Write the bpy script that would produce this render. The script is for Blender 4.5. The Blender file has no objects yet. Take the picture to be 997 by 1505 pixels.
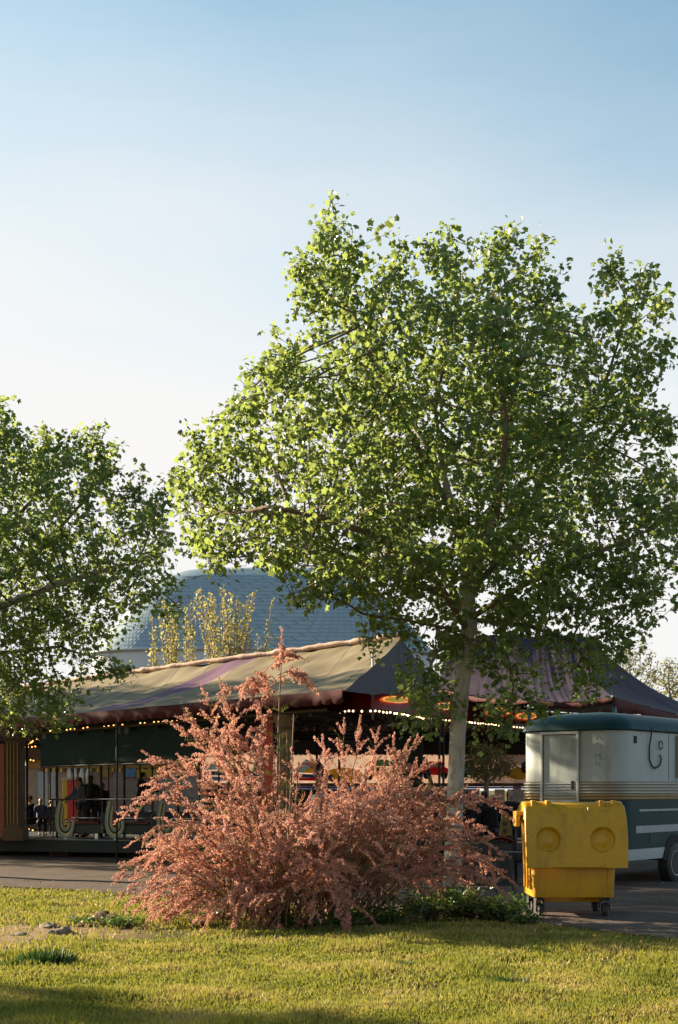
import bpy, bmesh, math, random
import numpy as np
from mathutils import Vector, Matrix, noise

random.seed(7)
scene = bpy.context.scene
COL = scene.collection
R = math.radians
F = 2000.0; CX = 498.5; HZ = 1160.0; EYE = 1.6      # focal length in photo pixels, centre column, horizon row, eye height

# ---------------------------------------------------------------- camera
cd = bpy.data.cameras.new('camera'); cam = bpy.data.objects.new('camera', cd); COL.objects.link(cam)
cam.location = (0, 0, EYE); cam.rotation_euler = (R(90), 0, 0)
cd.sensor_fit = 'VERTICAL'; cd.sensor_height = 36.0; cd.lens = F / 1505 * 36.0
cd.shift_y = (HZ - 752.5) / 1505.0
cd.clip_start = 0.1; cd.clip_end = 3000
scene.camera = cam

# ---------------------------------------------------------------- sky, sun, exposure
SUN_EL = 19.0
SUN_AZ = math.atan2(-1.0, 0.52)          # compass angle from +Y towards +X of the sun
w = bpy.data.worlds.new('World'); scene.world = w; w.use_nodes = True
nt = w.node_tree; nt.nodes.clear()
out = nt.nodes.new('ShaderNodeOutputWorld'); bg = nt.nodes.new('ShaderNodeBackground')
sky = nt.nodes.new('ShaderNodeTexSky'); sky.sky_type = 'NISHITA'; sky.sun_disc = False
sky.sun_elevation = R(SUN_EL); sky.sun_rotation = SUN_AZ % (2 * math.pi)
sky.altitude = 300; sky.air_density = 1.0; sky.dust_density = 1.0; sky.ozone_density = 1.0
tc = nt.nodes.new('ShaderNodeTexCoord')
mp = nt.nodes.new('ShaderNodeMapping'); mp.inputs['Scale'].default_value = (1.2, 1.2, 4.5)
nz = nt.nodes.new('ShaderNodeTexNoise'); nz.inputs['Scale'].default_value = 1.6; nz.inputs['Detail'].default_value = 5; nz.inputs['Roughness'].default_value = 0.5
cr = nt.nodes.new('ShaderNodeValToRGB'); cr.color_ramp.elements[0].position = 0.42; cr.color_ramp.elements[1].position = 0.82
cr.color_ramp.elements[0].color = (0, 0, 0, 1); cr.color_ramp.elements[1].color = (0.55, 0.55, 0.55, 1)
mx = nt.nodes.new('ShaderNodeMix'); mx.data_type = 'RGBA'; mx.inputs['B'].default_value = (5.45, 5.4, 5.35, 1)
# thin veil of cloud that thickens low in the sky
sep = nt.nodes.new('ShaderNodeSeparateXYZ')
vr = nt.nodes.new('ShaderNodeMapRange'); vr.inputs['From Min'].default_value = 0.26; vr.inputs['From Max'].default_value = 0.56
vr.inputs['To Min'].default_value = 0.97; vr.inputs['To Max'].default_value = 0.0
ad = nt.nodes.new('ShaderNodeMath'); ad.operation = 'MAXIMUM'
ml = nt.nodes.new('ShaderNodeMath'); ml.operation = 'MULTIPLY'; ml.inputs[1].default_value = 0.5
ad2 = nt.nodes.new('ShaderNodeMath'); ad2.operation = 'ADD'; ad2.use_clamp = True
L = nt.links.new
L(tc.outputs['Generated'], mp.inputs['Vector']); L(mp.outputs[0], nz.inputs['Vector']); L(nz.outputs['Fac'], cr.inputs[0])
tint = nt.nodes.new('ShaderNodeMix'); tint.data_type = 'RGBA'; tint.blend_type = 'MULTIPLY'; tint.inputs['Factor'].default_value = 1.0; tint.inputs['B'].default_value = (0.70, 1.24, 1.20, 1)
sx_ = nt.nodes.new('ShaderNodeMath'); sx_.operation = 'MULTIPLY_ADD'; sx_.inputs[1].default_value = 0.16      # the veil is denser towards the sun
L(tc.outputs['Generated'], sep.inputs[0]); L(sep.outputs['X'], sx_.inputs[0]); L(sep.outputs['Z'], sx_.inputs[2]); L(sx_.outputs[0], vr.inputs['Value'])
L(cr.outputs[0], ml.inputs[0]); L(vr.outputs[0], ad2.inputs[0]); L(ml.outputs[0], ad2.inputs[1])
L(sky.outputs[0], tint.inputs['A']); L(tint.outputs['Result'], mx.inputs['A']); L(ad2.outputs[0], mx.inputs['Factor']); L(mx.outputs['Result'], bg.inputs['Color'])
bg.inputs['Strength'].default_value = 0.050
L(bg.outputs[0], out.inputs[0])

sd = bpy.data.lights.new('sun', 'SUN'); sd.energy = 5.0; sd.angle = R(0.6); sd.color = (1.0, 0.83, 0.58)
sun = bpy.data.objects.new('sun', sd); COL.objects.link(sun)
sv = Vector((math.sin(SUN_AZ) * math.cos(R(SUN_EL)), math.cos(SUN_AZ) * math.cos(R(SUN_EL)), math.sin(R(SUN_EL))))
sun.rotation_euler = sv.to_track_quat('Z', 'Y').to_euler()
sun.location = (-20, 10, 20)
vs = scene.view_settings; vs.view_transform = 'Standard'; vs.look = 'None'; vs.exposure = 1.80; vs.gamma = 1.0; vs.use_curve_mapping = False
scene.render.engine = 'CYCLES'
scene.cycles.use_denoising = True
scene.cycles.max_bounces = 6; scene.cycles.transparent_max_bounces = 8

# ---------------------------------------------------------------- helpers
def P(px, py, Y):
    return Vector(((px - CX) / F * Y, Y, EYE + (HZ - py) / F * Y))
def XX(px, Y): return (px - CX) / F * Y
def ZZ(py, Y): return EYE + (HZ - py) / F * Y

MATS = {}
def mat(name, c, rough=0.7, var=0.15, scale=6.0, bump=0.0, bscale=40.0, metal=0.0, spec=0.4, emit=None, coat=0.0, dirt=None, coord='Object'):
    if name in MATS: return MATS[name]
    m = bpy.data.materials.new(name); m.use_nodes = True; n = m.node_tree; b = n.nodes['Principled BSDF']
    b.inputs['Roughness'].default_value = rough; b.inputs['Metallic'].default_value = metal
    b.inputs['Specular IOR Level'].default_value = spec; b.inputs['Coat Weight'].default_value = coat
    t = n.nodes.new('ShaderNodeTexCoord')
    nn = n.nodes.new('ShaderNodeTexNoise'); nn.inputs['Scale'].default_value = scale; nn.inputs['Detail'].default_value = 6; nn.inputs['Roughness'].default_value = 0.65
    n.links.new(t.outputs[coord], nn.inputs['Vector'])
    r = n.nodes.new('ShaderNodeValToRGB'); e = r.color_ramp.elements
    e[0].position = 0.3; e[1].position = 0.72
    e[0].color = tuple(x * (1 - var) for x in c) + (1,); e[1].color = tuple(min(1, x * (1 + var)) for x in c) + (1,)
    n.links.new(nn.outputs['Fac'], r.inputs[0])
    last = r.outputs[0]
    if dirt:
        dn = n.nodes.new('ShaderNodeTexNoise'); dn.inputs['Scale'].default_value = dirt[1]; dn.inputs['Detail'].default_value = 8; dn.inputs['Roughness'].default_value = 0.7
        mp_ = n.nodes.new('ShaderNodeMapping'); mp_.inputs['Scale'].default_value = (1, 1, dirt[3] if len(dirt) > 3 else 1)
        n.links.new(t.outputs[coord], mp_.inputs['Vector']); n.links.new(mp_.outputs[0], dn.inputs['Vector'])
        dr = n.nodes.new('ShaderNodeValToRGB'); dr.color_ramp.elements[0].position = 0.5; dr.color_ramp.elements[1].position = 0.75
        dr.color_ramp.elements[1].color = (dirt[2],) * 3 + (1,)
        n.links.new(dn.outputs['Fac'], dr.inputs[0])
        mm = n.nodes.new('ShaderNodeMix'); mm.data_type = 'RGBA'; mm.inputs['B'].default_value = tuple(dirt[0]) + (1,)
        n.links.new(dr.outputs[0], mm.inputs['Factor']); n.links.new(last, mm.inputs['A']); last = mm.outputs['Result']
    n.links.new(last, b.inputs['Base Color'])
    if bump:
        bn = n.nodes.new('ShaderNodeTexNoise'); bn.inputs['Scale'].default_value = bscale; bn.inputs['Detail'].default_value = 6
        bp = n.nodes.new('ShaderNodeBump'); bp.inputs['Strength'].default_value = bump; bp.inputs['Distance'].default_value = 0.02
        n.links.new(t.outputs[coord], bn.inputs['Vector']); n.links.new(bn.outputs['Fac'], bp.inputs['Height']); n.links.new(bp.outputs[0], b.inputs['Normal'])
    if emit:
        b.inputs['Emission Color'].default_value = tuple(emit[0]) + (1,); b.inputs['Emission Strength'].default_value = emit[1]
    MATS[name] = m
    return m

def foliage(name, stops, trans=0.45, tcol=(0.45, 0.55, 0.06), rough=0.5, spec=0.3, noise_scale=None, tstops=None):
    """leaf material: colour differs leaf by leaf, light comes through the blade"""
    m = bpy.data.materials.new(name); m.use_nodes = True; n = m.node_tree; n.nodes.clear()
    o = n.nodes.new('ShaderNodeOutputMaterial'); g = n.nodes.new('ShaderNodeNewGeometry')
    r = n.nodes.new('ShaderNodeValToRGB')
    while len(r.color_ramp.elements) > 1: r.color_ramp.elements.remove(r.color_ramp.elements[0])
    r.color_ramp.elements[0].position = stops[0][0]; r.color_ramp.elements[0].color = tuple(stops[0][1]) + (1,)
    for p_, c_ in stops[1:]:
        e = r.color_ramp.elements.new(p_); e.color = tuple(c_) + (1,)
    src = g.outputs['Random Per Island']
    if noise_scale:
        t = n.nodes.new('ShaderNodeTexCoord'); q = n.nodes.new('ShaderNodeTexNoise'); q.inputs['Scale'].default_value = noise_scale; q.inputs['Detail'].default_value = 4
        n.links.new(t.outputs['Object'], q.inputs['Vector'])
        a = n.nodes.new('ShaderNodeMath'); a.operation = 'MULTIPLY'; a.inputs[1].default_value = 0.45; n.links.new(src, a.inputs[0])
        k = n.nodes.new('ShaderNodeMapRange'); k.inputs['From Min'].default_value = 0.34; k.inputs['From Max'].default_value = 0.66; k.inputs['To Max'].default_value = 0.6
        n.links.new(q.outputs['Fac'], k.inputs['Value'])
        b = n.nodes.new('ShaderNodeMath'); b.operation = 'ADD'; n.links.new(a.outputs[0], b.inputs[0]); n.links.new(k.outputs[0], b.inputs[1]); src = b.outputs[0]
    n.links.new(src, r.inputs[0])
    p = n.nodes.new('ShaderNodeBsdfPrincipled'); p.inputs['Roughness'].default_value = rough; p.inputs['Specular IOR Level'].default_value = spec
    n.links.new(r.outputs[0], p.inputs['Base Color'])
    tr = n.nodes.new('ShaderNodeBsdfTranslucent')
    mm = n.nodes.new('ShaderNodeMix'); mm.data_type = 'RGBA'; mm.inputs['Factor'].default_value = 0.6
    mm.inputs['B'].default_value = tuple(tcol) + (1,); n.links.new(r.outputs[0], mm.inputs['A']); n.links.new(mm.outputs['Result'], tr.inputs['Color'])
    s = n.nodes.new('ShaderNodeMixShader'); s.inputs[0].default_value = trans
    n.links.new(p.outputs[0], s.inputs[1]); n.links.new(tr.outputs[0], s.inputs[2]); n.links.new(s.outputs[0], o.inputs[0])
    return m

def tag(o, label=None, cat=None, group=None, kind=None):
    if label: o['label'] = label
    if cat: o['category'] = cat
    if group: o['group'] = group
    if kind: o['kind'] = kind
    return o
def empty(name, loc=(0, 0, 0), rz=0, label=None, cat=None, group=None):
    o = bpy.data.objects.new(name, None); COL.objects.link(o); o.location = loc; o.rotation_euler = (0, 0, rz)
    o.empty_display_size = 0.2
    return tag(o, label, cat, group)

class MB:
    """collects simple shapes into one mesh"""
    def __init__(s): s.v = []; s.f = []; s.m = []; s.uv = None
    def add(s, vs, fs, mi=0):
        k = len(s.v); s.v += [tuple(x) for x in vs]; s.f += [tuple(i + k for i in f) for f in fs]; s.m += [mi] * len(fs); return s
    def box(s, a, b, mi=0, M=None):
        x0, y0, z0 = a; x1, y1, z1 = b
        vs = [Vector(t) for t in ((x0,y0,z0),(x1,y0,z0),(x1,y1,z0),(x0,y1,z0),(x0,y0,z1),(x1,y0,z1),(x1,y1,z1),(x0,y1,z1))]
        if M: vs = [M @ t for t in vs]
        return s.add(vs, [(0,3,2,1),(4,5,6,7),(0,1,5,4),(1,2,6,5),(2,3,7,6),(3,0,4,7)], mi)
    def tube(s, pts, r, n=8, mi=0, cap=True, jit=0.0):
        pts = [Vector(p) for p in pts]; rr = r if isinstance(r, (list, tuple)) else [r] * len(pts)
        vs = []; fs = []; up = None
        for i, p in enumerate(pts):
            d = (pts[min(i+1, len(pts)-1)] - pts[max(i-1, 0)])
            if d.length < 1e-9: d = Vector((0, 0, 1))
            d.normalize()
            if up is None:
                up = Vector((1, 0, 0)) if abs(d.x) < 0.8 else Vector((0, 1, 0))
            up = (up - d * up.dot(d)); up.normalize(); side = d.cross(up)
            for k in range(n):
                a = 2 * math.pi * k / n; q = rr[i] * (1 + (random.uniform(-jit, jit) if jit else 0))
                vs.append(p + (up * math.cos(a) + side * math.sin(a)) * q)
        for i in range(len(pts) - 1):
            for k in range(n):
                fs.append((i*n + k, i*n + (k+1) % n, (i+1)*n + (k+1) % n, (i+1)*n + k))
        if cap:
            fs.append(tuple(range(n))[::-1]); fs.append(tuple((len(pts)-1)*n + k for k in range(n)))
        return s.add(vs, fs, mi)
    def grid(s, fn, nu, nv, mi=0, wrap=False):
        """fn(i/nu, j/nv) -> point"""
        vs = [fn(i / nu, j / nv) for j in range(nv + 1) for i in range(nu + 1)]
        fs = [(j*(nu+1)+i, j*(nu+1)+i+1, (j+1)*(nu+1)+i+1, (j+1)*(nu+1)+i) for j in range(nv) for i in range(nu)]
        return s.add(vs, fs, mi)
    def extrude(s, outline, d, mi=0):
        """outline: list of 3D points (planar), d: thickness vector"""
        n = len(outline); o = [Vector(p) for p in outline]; d = Vector(d)
        vs = o + [p + d for p in o]
        fs = [tuple(range(n)), tuple(range(2*n-1, n-1, -1))] + [(i, i+n, (i+1) % n + n, (i+1) % n) for i in range(n)]
        return s.add(vs, fs, mi)
    def loft(s, rings, mi=0, cap0=True, cap1=True, mis=None):
        n = len(rings[0]); vs = [p for r_ in rings for p in r_]; k = len(rings)
        s0 = len(s.v); s.v += [tuple(p) for p in vs]
        for j in range(k - 1):
            for i in range(n):
                s.f.append((s0+j*n+i, s0+j*n+(i+1) % n, s0+(j+1)*n+(i+1) % n, s0+(j+1)*n+i)); s.m.append(mis[j] if mis else mi)
        if cap0: s.f.append(tuple(s0+i for i in range(n))[::-1]); s.m.append(mis[0] if mis else mi)
        if cap1: s.f.append(tuple(s0+(k-1)*n+i for i in range(n))); s.m.append(mis[-1] if mis else mi)
        return s
    def lathe(s, prof, M=None, n=20, mi=0):
        """prof: (radius, height) along local z"""
        rings = []
        for r_, z in prof:
            ring = [Vector((r_*math.cos(2*math.pi*k/n), r_*math.sin(2*math.pi*k/n), z)) for k in range(n)]
            rings.append([M @ p for p in ring] if M else ring)
        return s.loft(rings, mi)
    def build(s, name, mats, parent=None, smooth=False, bevel=0.0, seg=2, world=False):
        me = bpy.data.meshes.new(name)
        vs = s.v
        if parent is not None and world:
            inv = parent.matrix_basis.inverted(); vs = [tuple(inv @ Vector(p)) for p in vs]
        me.from_pydata(vs, [], s.f)
        if not isinstance(mats, (list, tuple)): mats = [mats]
        for m_ in mats: me.materials.append(m_)
        if len(mats) > 1: me.polygons.foreach_set('material_index', s.m)
        bm = bmesh.new(); bm.from_mesh(me); bmesh.ops.recalc_face_normals(bm, faces=bm.faces); bm.to_mesh(me); bm.free()
        if smooth: me.polygons.foreach_set('use_smooth', [True] * len(me.polygons))
        if smooth == 'auto':
            me.set_sharp_from_angle(angle=R(35))
        me.update()
        o = bpy.data.objects.new(name, me); COL.objects.link(o)
        if parent: o.parent = parent
        if bevel:
            b = o.modifiers.new('bevel', 'BEVEL'); b.width = bevel; b.segments = seg; b.limit_method = 'ANGLE'; b.angle_limit = R(35)
            b.harden_normals = False
        return o

def scatter_mesh(name, tv, tf, M, T, material, parent=None, smooth=False):
    """many copies of a small template (tv verts, tf tris) with 3x3 matrices M and offsets T, as ONE mesh"""
    tv = np.asarray(tv, dtype=np.float32); tf = np.asarray(tf, dtype=np.int32); N = len(T)
    V = (np.einsum('nij,kj->nki', M, tv) + T[:, None, :]).reshape(-1, 3).astype(np.float32)
    Fa = (tf[None] + (np.arange(N) * len(tv))[:, None, None]).reshape(-1, 3).astype(np.int32)
    me = bpy.data.meshes.new(name)
    me.vertices.add(len(V)); me.vertices.foreach_set('co', V.ravel())
    me.loops.add(Fa.size); me.loops.foreach_set('vertex_index', Fa.ravel())
    me.polygons.add(len(Fa)); me.polygons.foreach_set('loop_start', np.arange(0, Fa.size, 3, dtype=np.int32))
    me.polygons.foreach_set('loop_total', np.full(len(Fa), 3, dtype=np.int32))
    me.update(calc_edges=True); me.materials.append(material)
    if smooth: me.polygons.foreach_set('use_smooth', [True] * len(me.polygons))
    o = bpy.data.objects.new(name, me); COL.objects.link(o)
    if parent: o.parent = parent
    return o

def frames(nrm, tip):
    """orthonormal 3x3 (columns x, y=tip, z=normal) from arrays"""
    y = tip / np.linalg.norm(tip, axis=1, keepdims=True)
    x = np.cross(y, nrm); x /= np.linalg.norm(x, axis=1, keepdims=True) + 1e-9
    z = np.cross(x, y)
    return np.stack([x, y, z], axis=2)

def inpoly(x, y, poly):
    c = False; n = len(poly); j = n - 1
    for i in range(n):
        xi, yi = poly[i]; xj, yj = poly[j]
        if (yi > y) != (yj > y) and x < (xj - xi) * (y - yi) / (yj - yi) + xi: c = not c
        j = i
    return c

# ---------------------------------------------------------------- ground, path
def edgeY(x):   # where the lawn ends and the gravel begins
    pts = [(-40, 48.0), (-8, 24.4), (-5.6, 22.4), (-3.46, 20.9), (-1, 19.2), (2.39, 16.2), (3.54, 14.3), (6, 11.0), (12, 4.0)]
    for (xa, ya), (xb, yb) in zip(pts, pts[1:]):
        if x <= xb: return ya + (yb - ya) * (x - xa) / (xb - xa)
    return pts[-1][1]
def hills(x, y):
    return 0.035 * noise.noise((x * 0.45, y * 0.45, 3.1)) + 0.02 * noise.noise((x * 1.7, y * 1.7, 9.0))

def ground_material():
    m = bpy.data.materials.new('lawn_soil'); m.use_nodes = True; n = m.node_tree; b = n.nodes['Principled BSDF']; b.inputs['Roughness'].default_value = 0.95
    b.inputs['Specular IOR Level'].default_value = 0.1
    t = n.nodes.new('ShaderNodeTexCoord'); a = n.nodes.new('ShaderNodeTexNoise'); a.inputs['Scale'].default_value = 0.55; a.inputs['Detail'].default_value = 8; a.inputs['Roughness'].default_value = 0.6
    r = n.nodes.new('ShaderNodeValToRGB'); e = r.color_ramp.elements
    e[0].position = 0.35; e[0].color = (0.06, 0.07, 0.018, 1); e[1].position = 0.68; e[1].color = (0.20, 0.14, 0.075, 1)
    x = e.new(0.5); x.color = (0.11, 0.10, 0.03, 1)
    f = n.nodes.new('ShaderNodeTexNoise'); f.inputs['Scale'].default_value = 60; f.inputs['Detail'].default_value = 6
    mx_ = n.nodes.new('ShaderNodeMix'); mx_.data_type = 'RGBA'; mx_.blend_type = 'OVERLAY'; mx_.inputs['Factor'].default_value = 0.6
    bp = n.nodes.new('ShaderNodeBump'); bp.inputs['Strength'].default_value = 0.9; bp.inputs['Distance'].default_value = 0.03
    l = n.links.new
    l(t.outputs['Object'], a.inputs[0]); l(t.outputs['Object'], f.inputs[0]); l(a.outputs['Fac'], r.inputs[0]); l(f.outputs['Fac'], mx_.inputs['B'])
    vd = n.nodes.new('ShaderNodeVectorMath'); vd.operation = 'DISTANCE'; vd.inputs[1].default_value = (-3.7, 15.1, 0); l(t.outputs['Object'], vd.inputs[0])
    nd_ = n.nodes.new('ShaderNodeMath'); nd_.operation = 'MULTIPLY_ADD'; nd_.inputs[1].default_value = 1.6; l(a.outputs['Fac'], nd_.inputs[0]); l(vd.outputs['Value'], nd_.inputs[2])
    mr_ = n.nodes.new('ShaderNodeMapRange'); mr_.inputs['From Min'].default_value = 2.6; mr_.inputs['From Max'].default_value = 1.7; l(nd_.outputs[0], mr_.inputs['Value'])
    ds = n.nodes.new('ShaderNodeMix'); ds.data_type = 'RGBA'; ds.inputs['B'].default_value = (.30, .205, .125, 1); l(mr_.outputs[0], ds.inputs['Factor']); l(r.outputs[0], ds.inputs['A']); l(ds.outputs['Result'], mx_.inputs['A'])
    l(mx_.outputs['Result'], b.inputs['Base Color']); l(f.outputs['Fac'], bp.inputs['Height']); l(bp.outputs[0], b.inputs['Normal'])
    return m
xs = [-900, -200, -60] + [-30 + i * 0.5 for i in range(121)] + [60, 200, 900]
ys = [-300, -40] + [i * 0.5 for i in range(0, 101)] + [80, 200, 1500]
g = MB(); W = len(xs)
gv = [(x, y, (hills(x, y) if (abs(x) < 29 and 0 < y < 49) else 0) * min(1, max(0, (edgeY(x) - y + 0.2) / 1.5))) for y in ys for x in xs]
g.add(gv, [(j*W+i, j*W+i+1, (j+1)*W+i+1, (j+1)*W+i) for j in range(len(ys)-1) for i in range(W-1)])
go = g.build('ground', ground_material(), smooth=True); go['kind'] = 'structure'

def gravel():
    m = mat('gravel', (0.115, 0.085, 0.072), rough=0.95, var=0.35, scale=1.2, bump=0.9, bscale=55, spec=0.15, dirt=((0.07, 0.05, 0.04), 25.0, 0.8))
    return m
g = MB(); NX = 300
def pf(u, v):
    x = -40 + 65 * u
    e = edgeY(x) + 0.22 * noise.noise((x * 0.8, 0, 0)) + 0.12 * noise.noise((x * 3.1, 5, 0))
    y = e + (75 - e) * (v ** 2.2)
    return (x, y, 0.010 + (0.02 * noise.noise((x * 0.9, y * 0.9, 1)) + 0.02 if v > 0.02 else 0))
g.grid(pf, NX, 60)
po = g.build('path', gravel(), smooth=True); po['kind'] = 'structure'

# ---------------------------------------------------------------- grass
rng = np.random.default_rng(11)
def make_grass():
    N = 260000
    py = rng.uniform(1296, 1530, N); Y = EYE * F / (py - HZ)
    px = rng.uniform(-160, 1160, N); X = (px - CX) / F * Y
    N2 = 60000
    X = np.concatenate([X, rng.uniform(-9, 7, N2)]); Y = np.concatenate([Y, rng.uniform(5.5, 23, N2)])
    keep = np.zeros(len(X), bool); dens = np.zeros(len(X)); tall = np.zeros(len(X))
    for i in range(len(X)):
        x, y = X[i], Y[i]
        e = edgeY(x) + 0.15 * noise.noise((x * 1.4, 0.3, 0)) - 0.05
        if y > e - random.random() ** 2 * 0.8: continue
        d = 0.5 + 0.9 * noise.noise((x * 0.55, y * 0.55, 0.5)) + 0.5 * noise.noise((x * 2.2, y * 2.2, 4))
        # bare earth patch on the left by the stones
        bare = math.exp(-(((x + 3.7) / 1.5) ** 2 + ((y - 15.1) / 1.0) ** 2))
        d2 = max(.05, 0.25 + 1.2 * d - 1.5 * bare)
        if random.random() < d2 * 1.3: keep[i] = True
        tall[i] = max(0, noise.noise((x * 1.3, y * 1.3, 8)) + 0.25 * noise.noise((x * 5, y * 5, 8)))
    X = X[keep]; Y = Y[keep]; tall = tall[keep]; n = len(X)
    Z = np.array([hills(x, y) * min(1, max(0, (edgeY(x) - y + 0.2) / 1.5)) for x, y in zip(X, Y)])
    h = (0.018 + 0.032 * rng.random(n) + 0.085 * tall) * (1 + 0.2 * rng.random(n))
    wd = 0.0035 + 0.0005 * Y
    a = rng.uniform(0, 2 * math.pi, n)
    lean = rng.uniform(0.1, 0.9, n)
    tip = np.stack([np.cos(a) * lean, np.sin(a) * lean, np.ones(n)], 1)
    nr = rng.normal(size=(n, 3)); nr[:, 1] -= 1.2
    M = frames(nr, tip); M[:, :, 0] *= wd[:, None]; M[:, :, 1] *= h[:, None]; M[:, :, 2] *= h[:, None]
    tv = [(-1, 0, 0), (1, 0, 0), (0.6, 0.6, 0.06), (-0.6, 0.6, 0.06), (0.05, 1.0, 0.22)]
    tf = [(0, 1, 2), (0, 2, 3), (3, 2, 4)]
    gm = foliage('grass_blades', [(0.0, (0.05, 0.085, 0.015)), (0.25, (0.09, 0.13, 0.024)), (0.5, (0.215, 0.225, 0.05)), (0.75, (0.36, 0.28, 0.10)), (1.0, (0.50, 0.38, 0.20))],
                 trans=0.35, tcol=(0.4, 0.38, 0.05), rough=0.6, spec=0.25, noise_scale=1.3)
    o = scatter_mesh('grass', tv, tf, M, np.stack([X, Y, Z], 1), gm); o['kind'] = 'stuff'
    tag(o, 'short sunlit yellow green lawn grass in the foreground', 'grass')
    # darker lush tufts
    dk = foliage('lush_blades', [(0.0, (0.016, 0.04, 0.010)), (0.6, (0.035, 0.075, 0.015)), (1.0, (0.07, 0.11, 0.025))], trans=0.2, tcol=(0.08, 0.18, 0.03))
    spots = [(70, 1418, .34, .16, 500, 'large dark lush grass tuft at the left end of the lawn'),
             (20, 1424, .34, .10, 350, 'low dark grass tuft left of the largest lush tuft'),
             (325, 1410, .42, .07, 420, 'wide dark grass tuft in front of the pink bush'),
             (225, 1422, .16, .06, 160, 'small dark grass tuft left of the wide tuft'),
             (590, 1424, .30, .10, 320, 'dark grass tuft on the lit lawn right of centre'),
             (745, 1447, .26, .08, 260, 'dark grass tuft on the lit lawn in front of the yellow bin'),
             (540, 1424, .20, .06, 160, 'small low grass tuft just left of the right centre tuft'),
             (910, 1478, .2, .06, 150, 'small grass tuft near the lower right of the lawn')]
    for (px_, py_, rad, hh, cnt, lab) in spots:
        Yc = EYE * F / (py_ - HZ); Xc = (px_ - CX) / F * Yc
        q = np.clip(rng.normal(size=(cnt, 2)), -1.4, 1.4) * [rad * 0.40, rad * 0.27]
        a = np.arctan2(q[:, 1], q[:, 0]); d = np.hypot(q[:, 0], q[:, 1]) / rad
        tip = np.stack([np.cos(a) * d * 1.2 + rng.normal(size=cnt) * .35, np.sin(a) * d * 1.2 + rng.normal(size=cnt) * .35, np.ones(cnt)], 1)
        nr = rng.normal(size=(cnt, 3)); nr[:, 1] -= 1
        M = frames(nr, tip); ln = hh * (0.5 + 0.7 * rng.random(cnt)) * (1 - 0.4 * np.clip(d, 0, 1))
        M[:, :, 0] *= 0.008; M[:, :, 1] *= ln[:, None]; M[:, :, 2] *= ln[:, None]
        z0 = hills(Xc, Yc)
        T = np.concatenate([q, np.zeros((cnt, 1))], 1)
        o = scatter_mesh('grass_tuft', tv, tf, M, T, dk); o.location = (Xc, Yc, z0 - 0.01)
        tag(o, lab, 'grass tuft', 'dark grass tufts on the lawn')
make_grass()
def litter():
    n = 1500; X = rng.uniform(-8, 6, n); Y = rng.uniform(9, 24, n); k = 900      # petals gather near the bush
    X[:k] = rng.normal(-.6, 2.0, k); Y[:k] = rng.normal(15.4, .9, k)
    Z = np.array([hills(x, y) * min(1, max(0, (edgeY(x) - y + 0.2) / 1.5)) + (.045 if y > edgeY(x) else rng.uniform(.02, .05)) for x, y in zip(X, Y)])
    nr = rng.normal(size=(n, 3)) * .4; nr[:, 2] += 1; M = frames(nr, rng.normal(size=(n, 3))) * (rng.uniform(.018, .06, n))[:, None, None]; M[:k] *= .55
    lm = foliage('dry_leaf', [(0, (.10, .06, .03)), (.4, (.26, .15, .07)), (.8, (.42, .27, .18)), (1, (.6, .42, .36))], trans=.15, tcol=(.5, .3, .2), rough=.8, spec=.1)
    o = scatter_mesh('leaf_litter', [(0,0,0),(.35,.35,.08),(0,1,0),(-.35,.4,.1)], [(0,1,2),(0,2,3)], M, np.stack([X, Y, Z], 1), lm); tag(o, 'dry leaves and pink petals scattered over lawn and gravel', 'leaf litter', kind='stuff')
litter()

# ---------------------------------------------------------------- trees
LEAF_V = [(0, .36, .05), (0, .03, 0), (.42, .02, -.12), (.38, .28, -.02), (.56, .58, -.14), (.31, .66, -.03), (.04, 1, -.16), (-.28, .64, -.03), (-.52, .62, -.16), (-.38, .30, 0), (-.44, .05, -.10)]
LEAF_F = [(0, i, i + 1) for i in range(1, 10)] + [(0, 10, 1)]

def grow(trunk, attr, step=0.2, kill=0.26, infl=2.6, first=0, iters=120, seed=1, up=0.05):
    """space colonisation; trunk: list of (point, parent index)"""
    rg = np.random.default_rng(seed)
    pos = [np.array(p, float) for p, _ in trunk]; par = [q for _, q in trunk]
    A = np.asarray(attr, float); alive = np.ones(len(A), bool)
    near = np.full(len(A), -1); nd = np.full(len(A), 1e9)
    def upd(idx):
        nonlocal nd, near
        for i in idx:
            d = np.linalg.norm(A - pos[i], axis=1); m = d < nd; nd[m] = d[m]; near[m] = i
    upd(range(first, len(pos)))
    used = {}
    for it in range(iters):
        act = alive & (nd < infl)
        if not act.any():
            act = alive & (nd < infl * 2.5)
            if not act.any(): break
        ids = near[act]; dirs = A[act] - np.array([pos[i] for i in ids]); dirs /= np.linalg.norm(dirs, axis=1, keepdims=True) + 1e-9
        acc = {}
        for i, d in zip(ids, dirs):
            acc[i] = acc.get(i, 0) + d
        new = []
        for i, d in acc.items():
            d = d + rg.normal(size=3) * 0.25 + np.array([0, 0, up]); l = np.linalg.norm(d)
            if l < 1e-4: continue
            q = pos[i] + d / l * step
            if used.get(i, 0) > 5:
                alive[near == i] = False; continue
            used[i] = used.get(i, 0) + 1
            pos.append(q); par.append(int(i)); new.append(len(pos) - 1)
        if not new:
            if it > 3 and not (alive & (nd < infl)).any(): break
            continue
        upd(new); alive &= nd > kill
    return np.array(pos), np.array(par)

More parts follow.
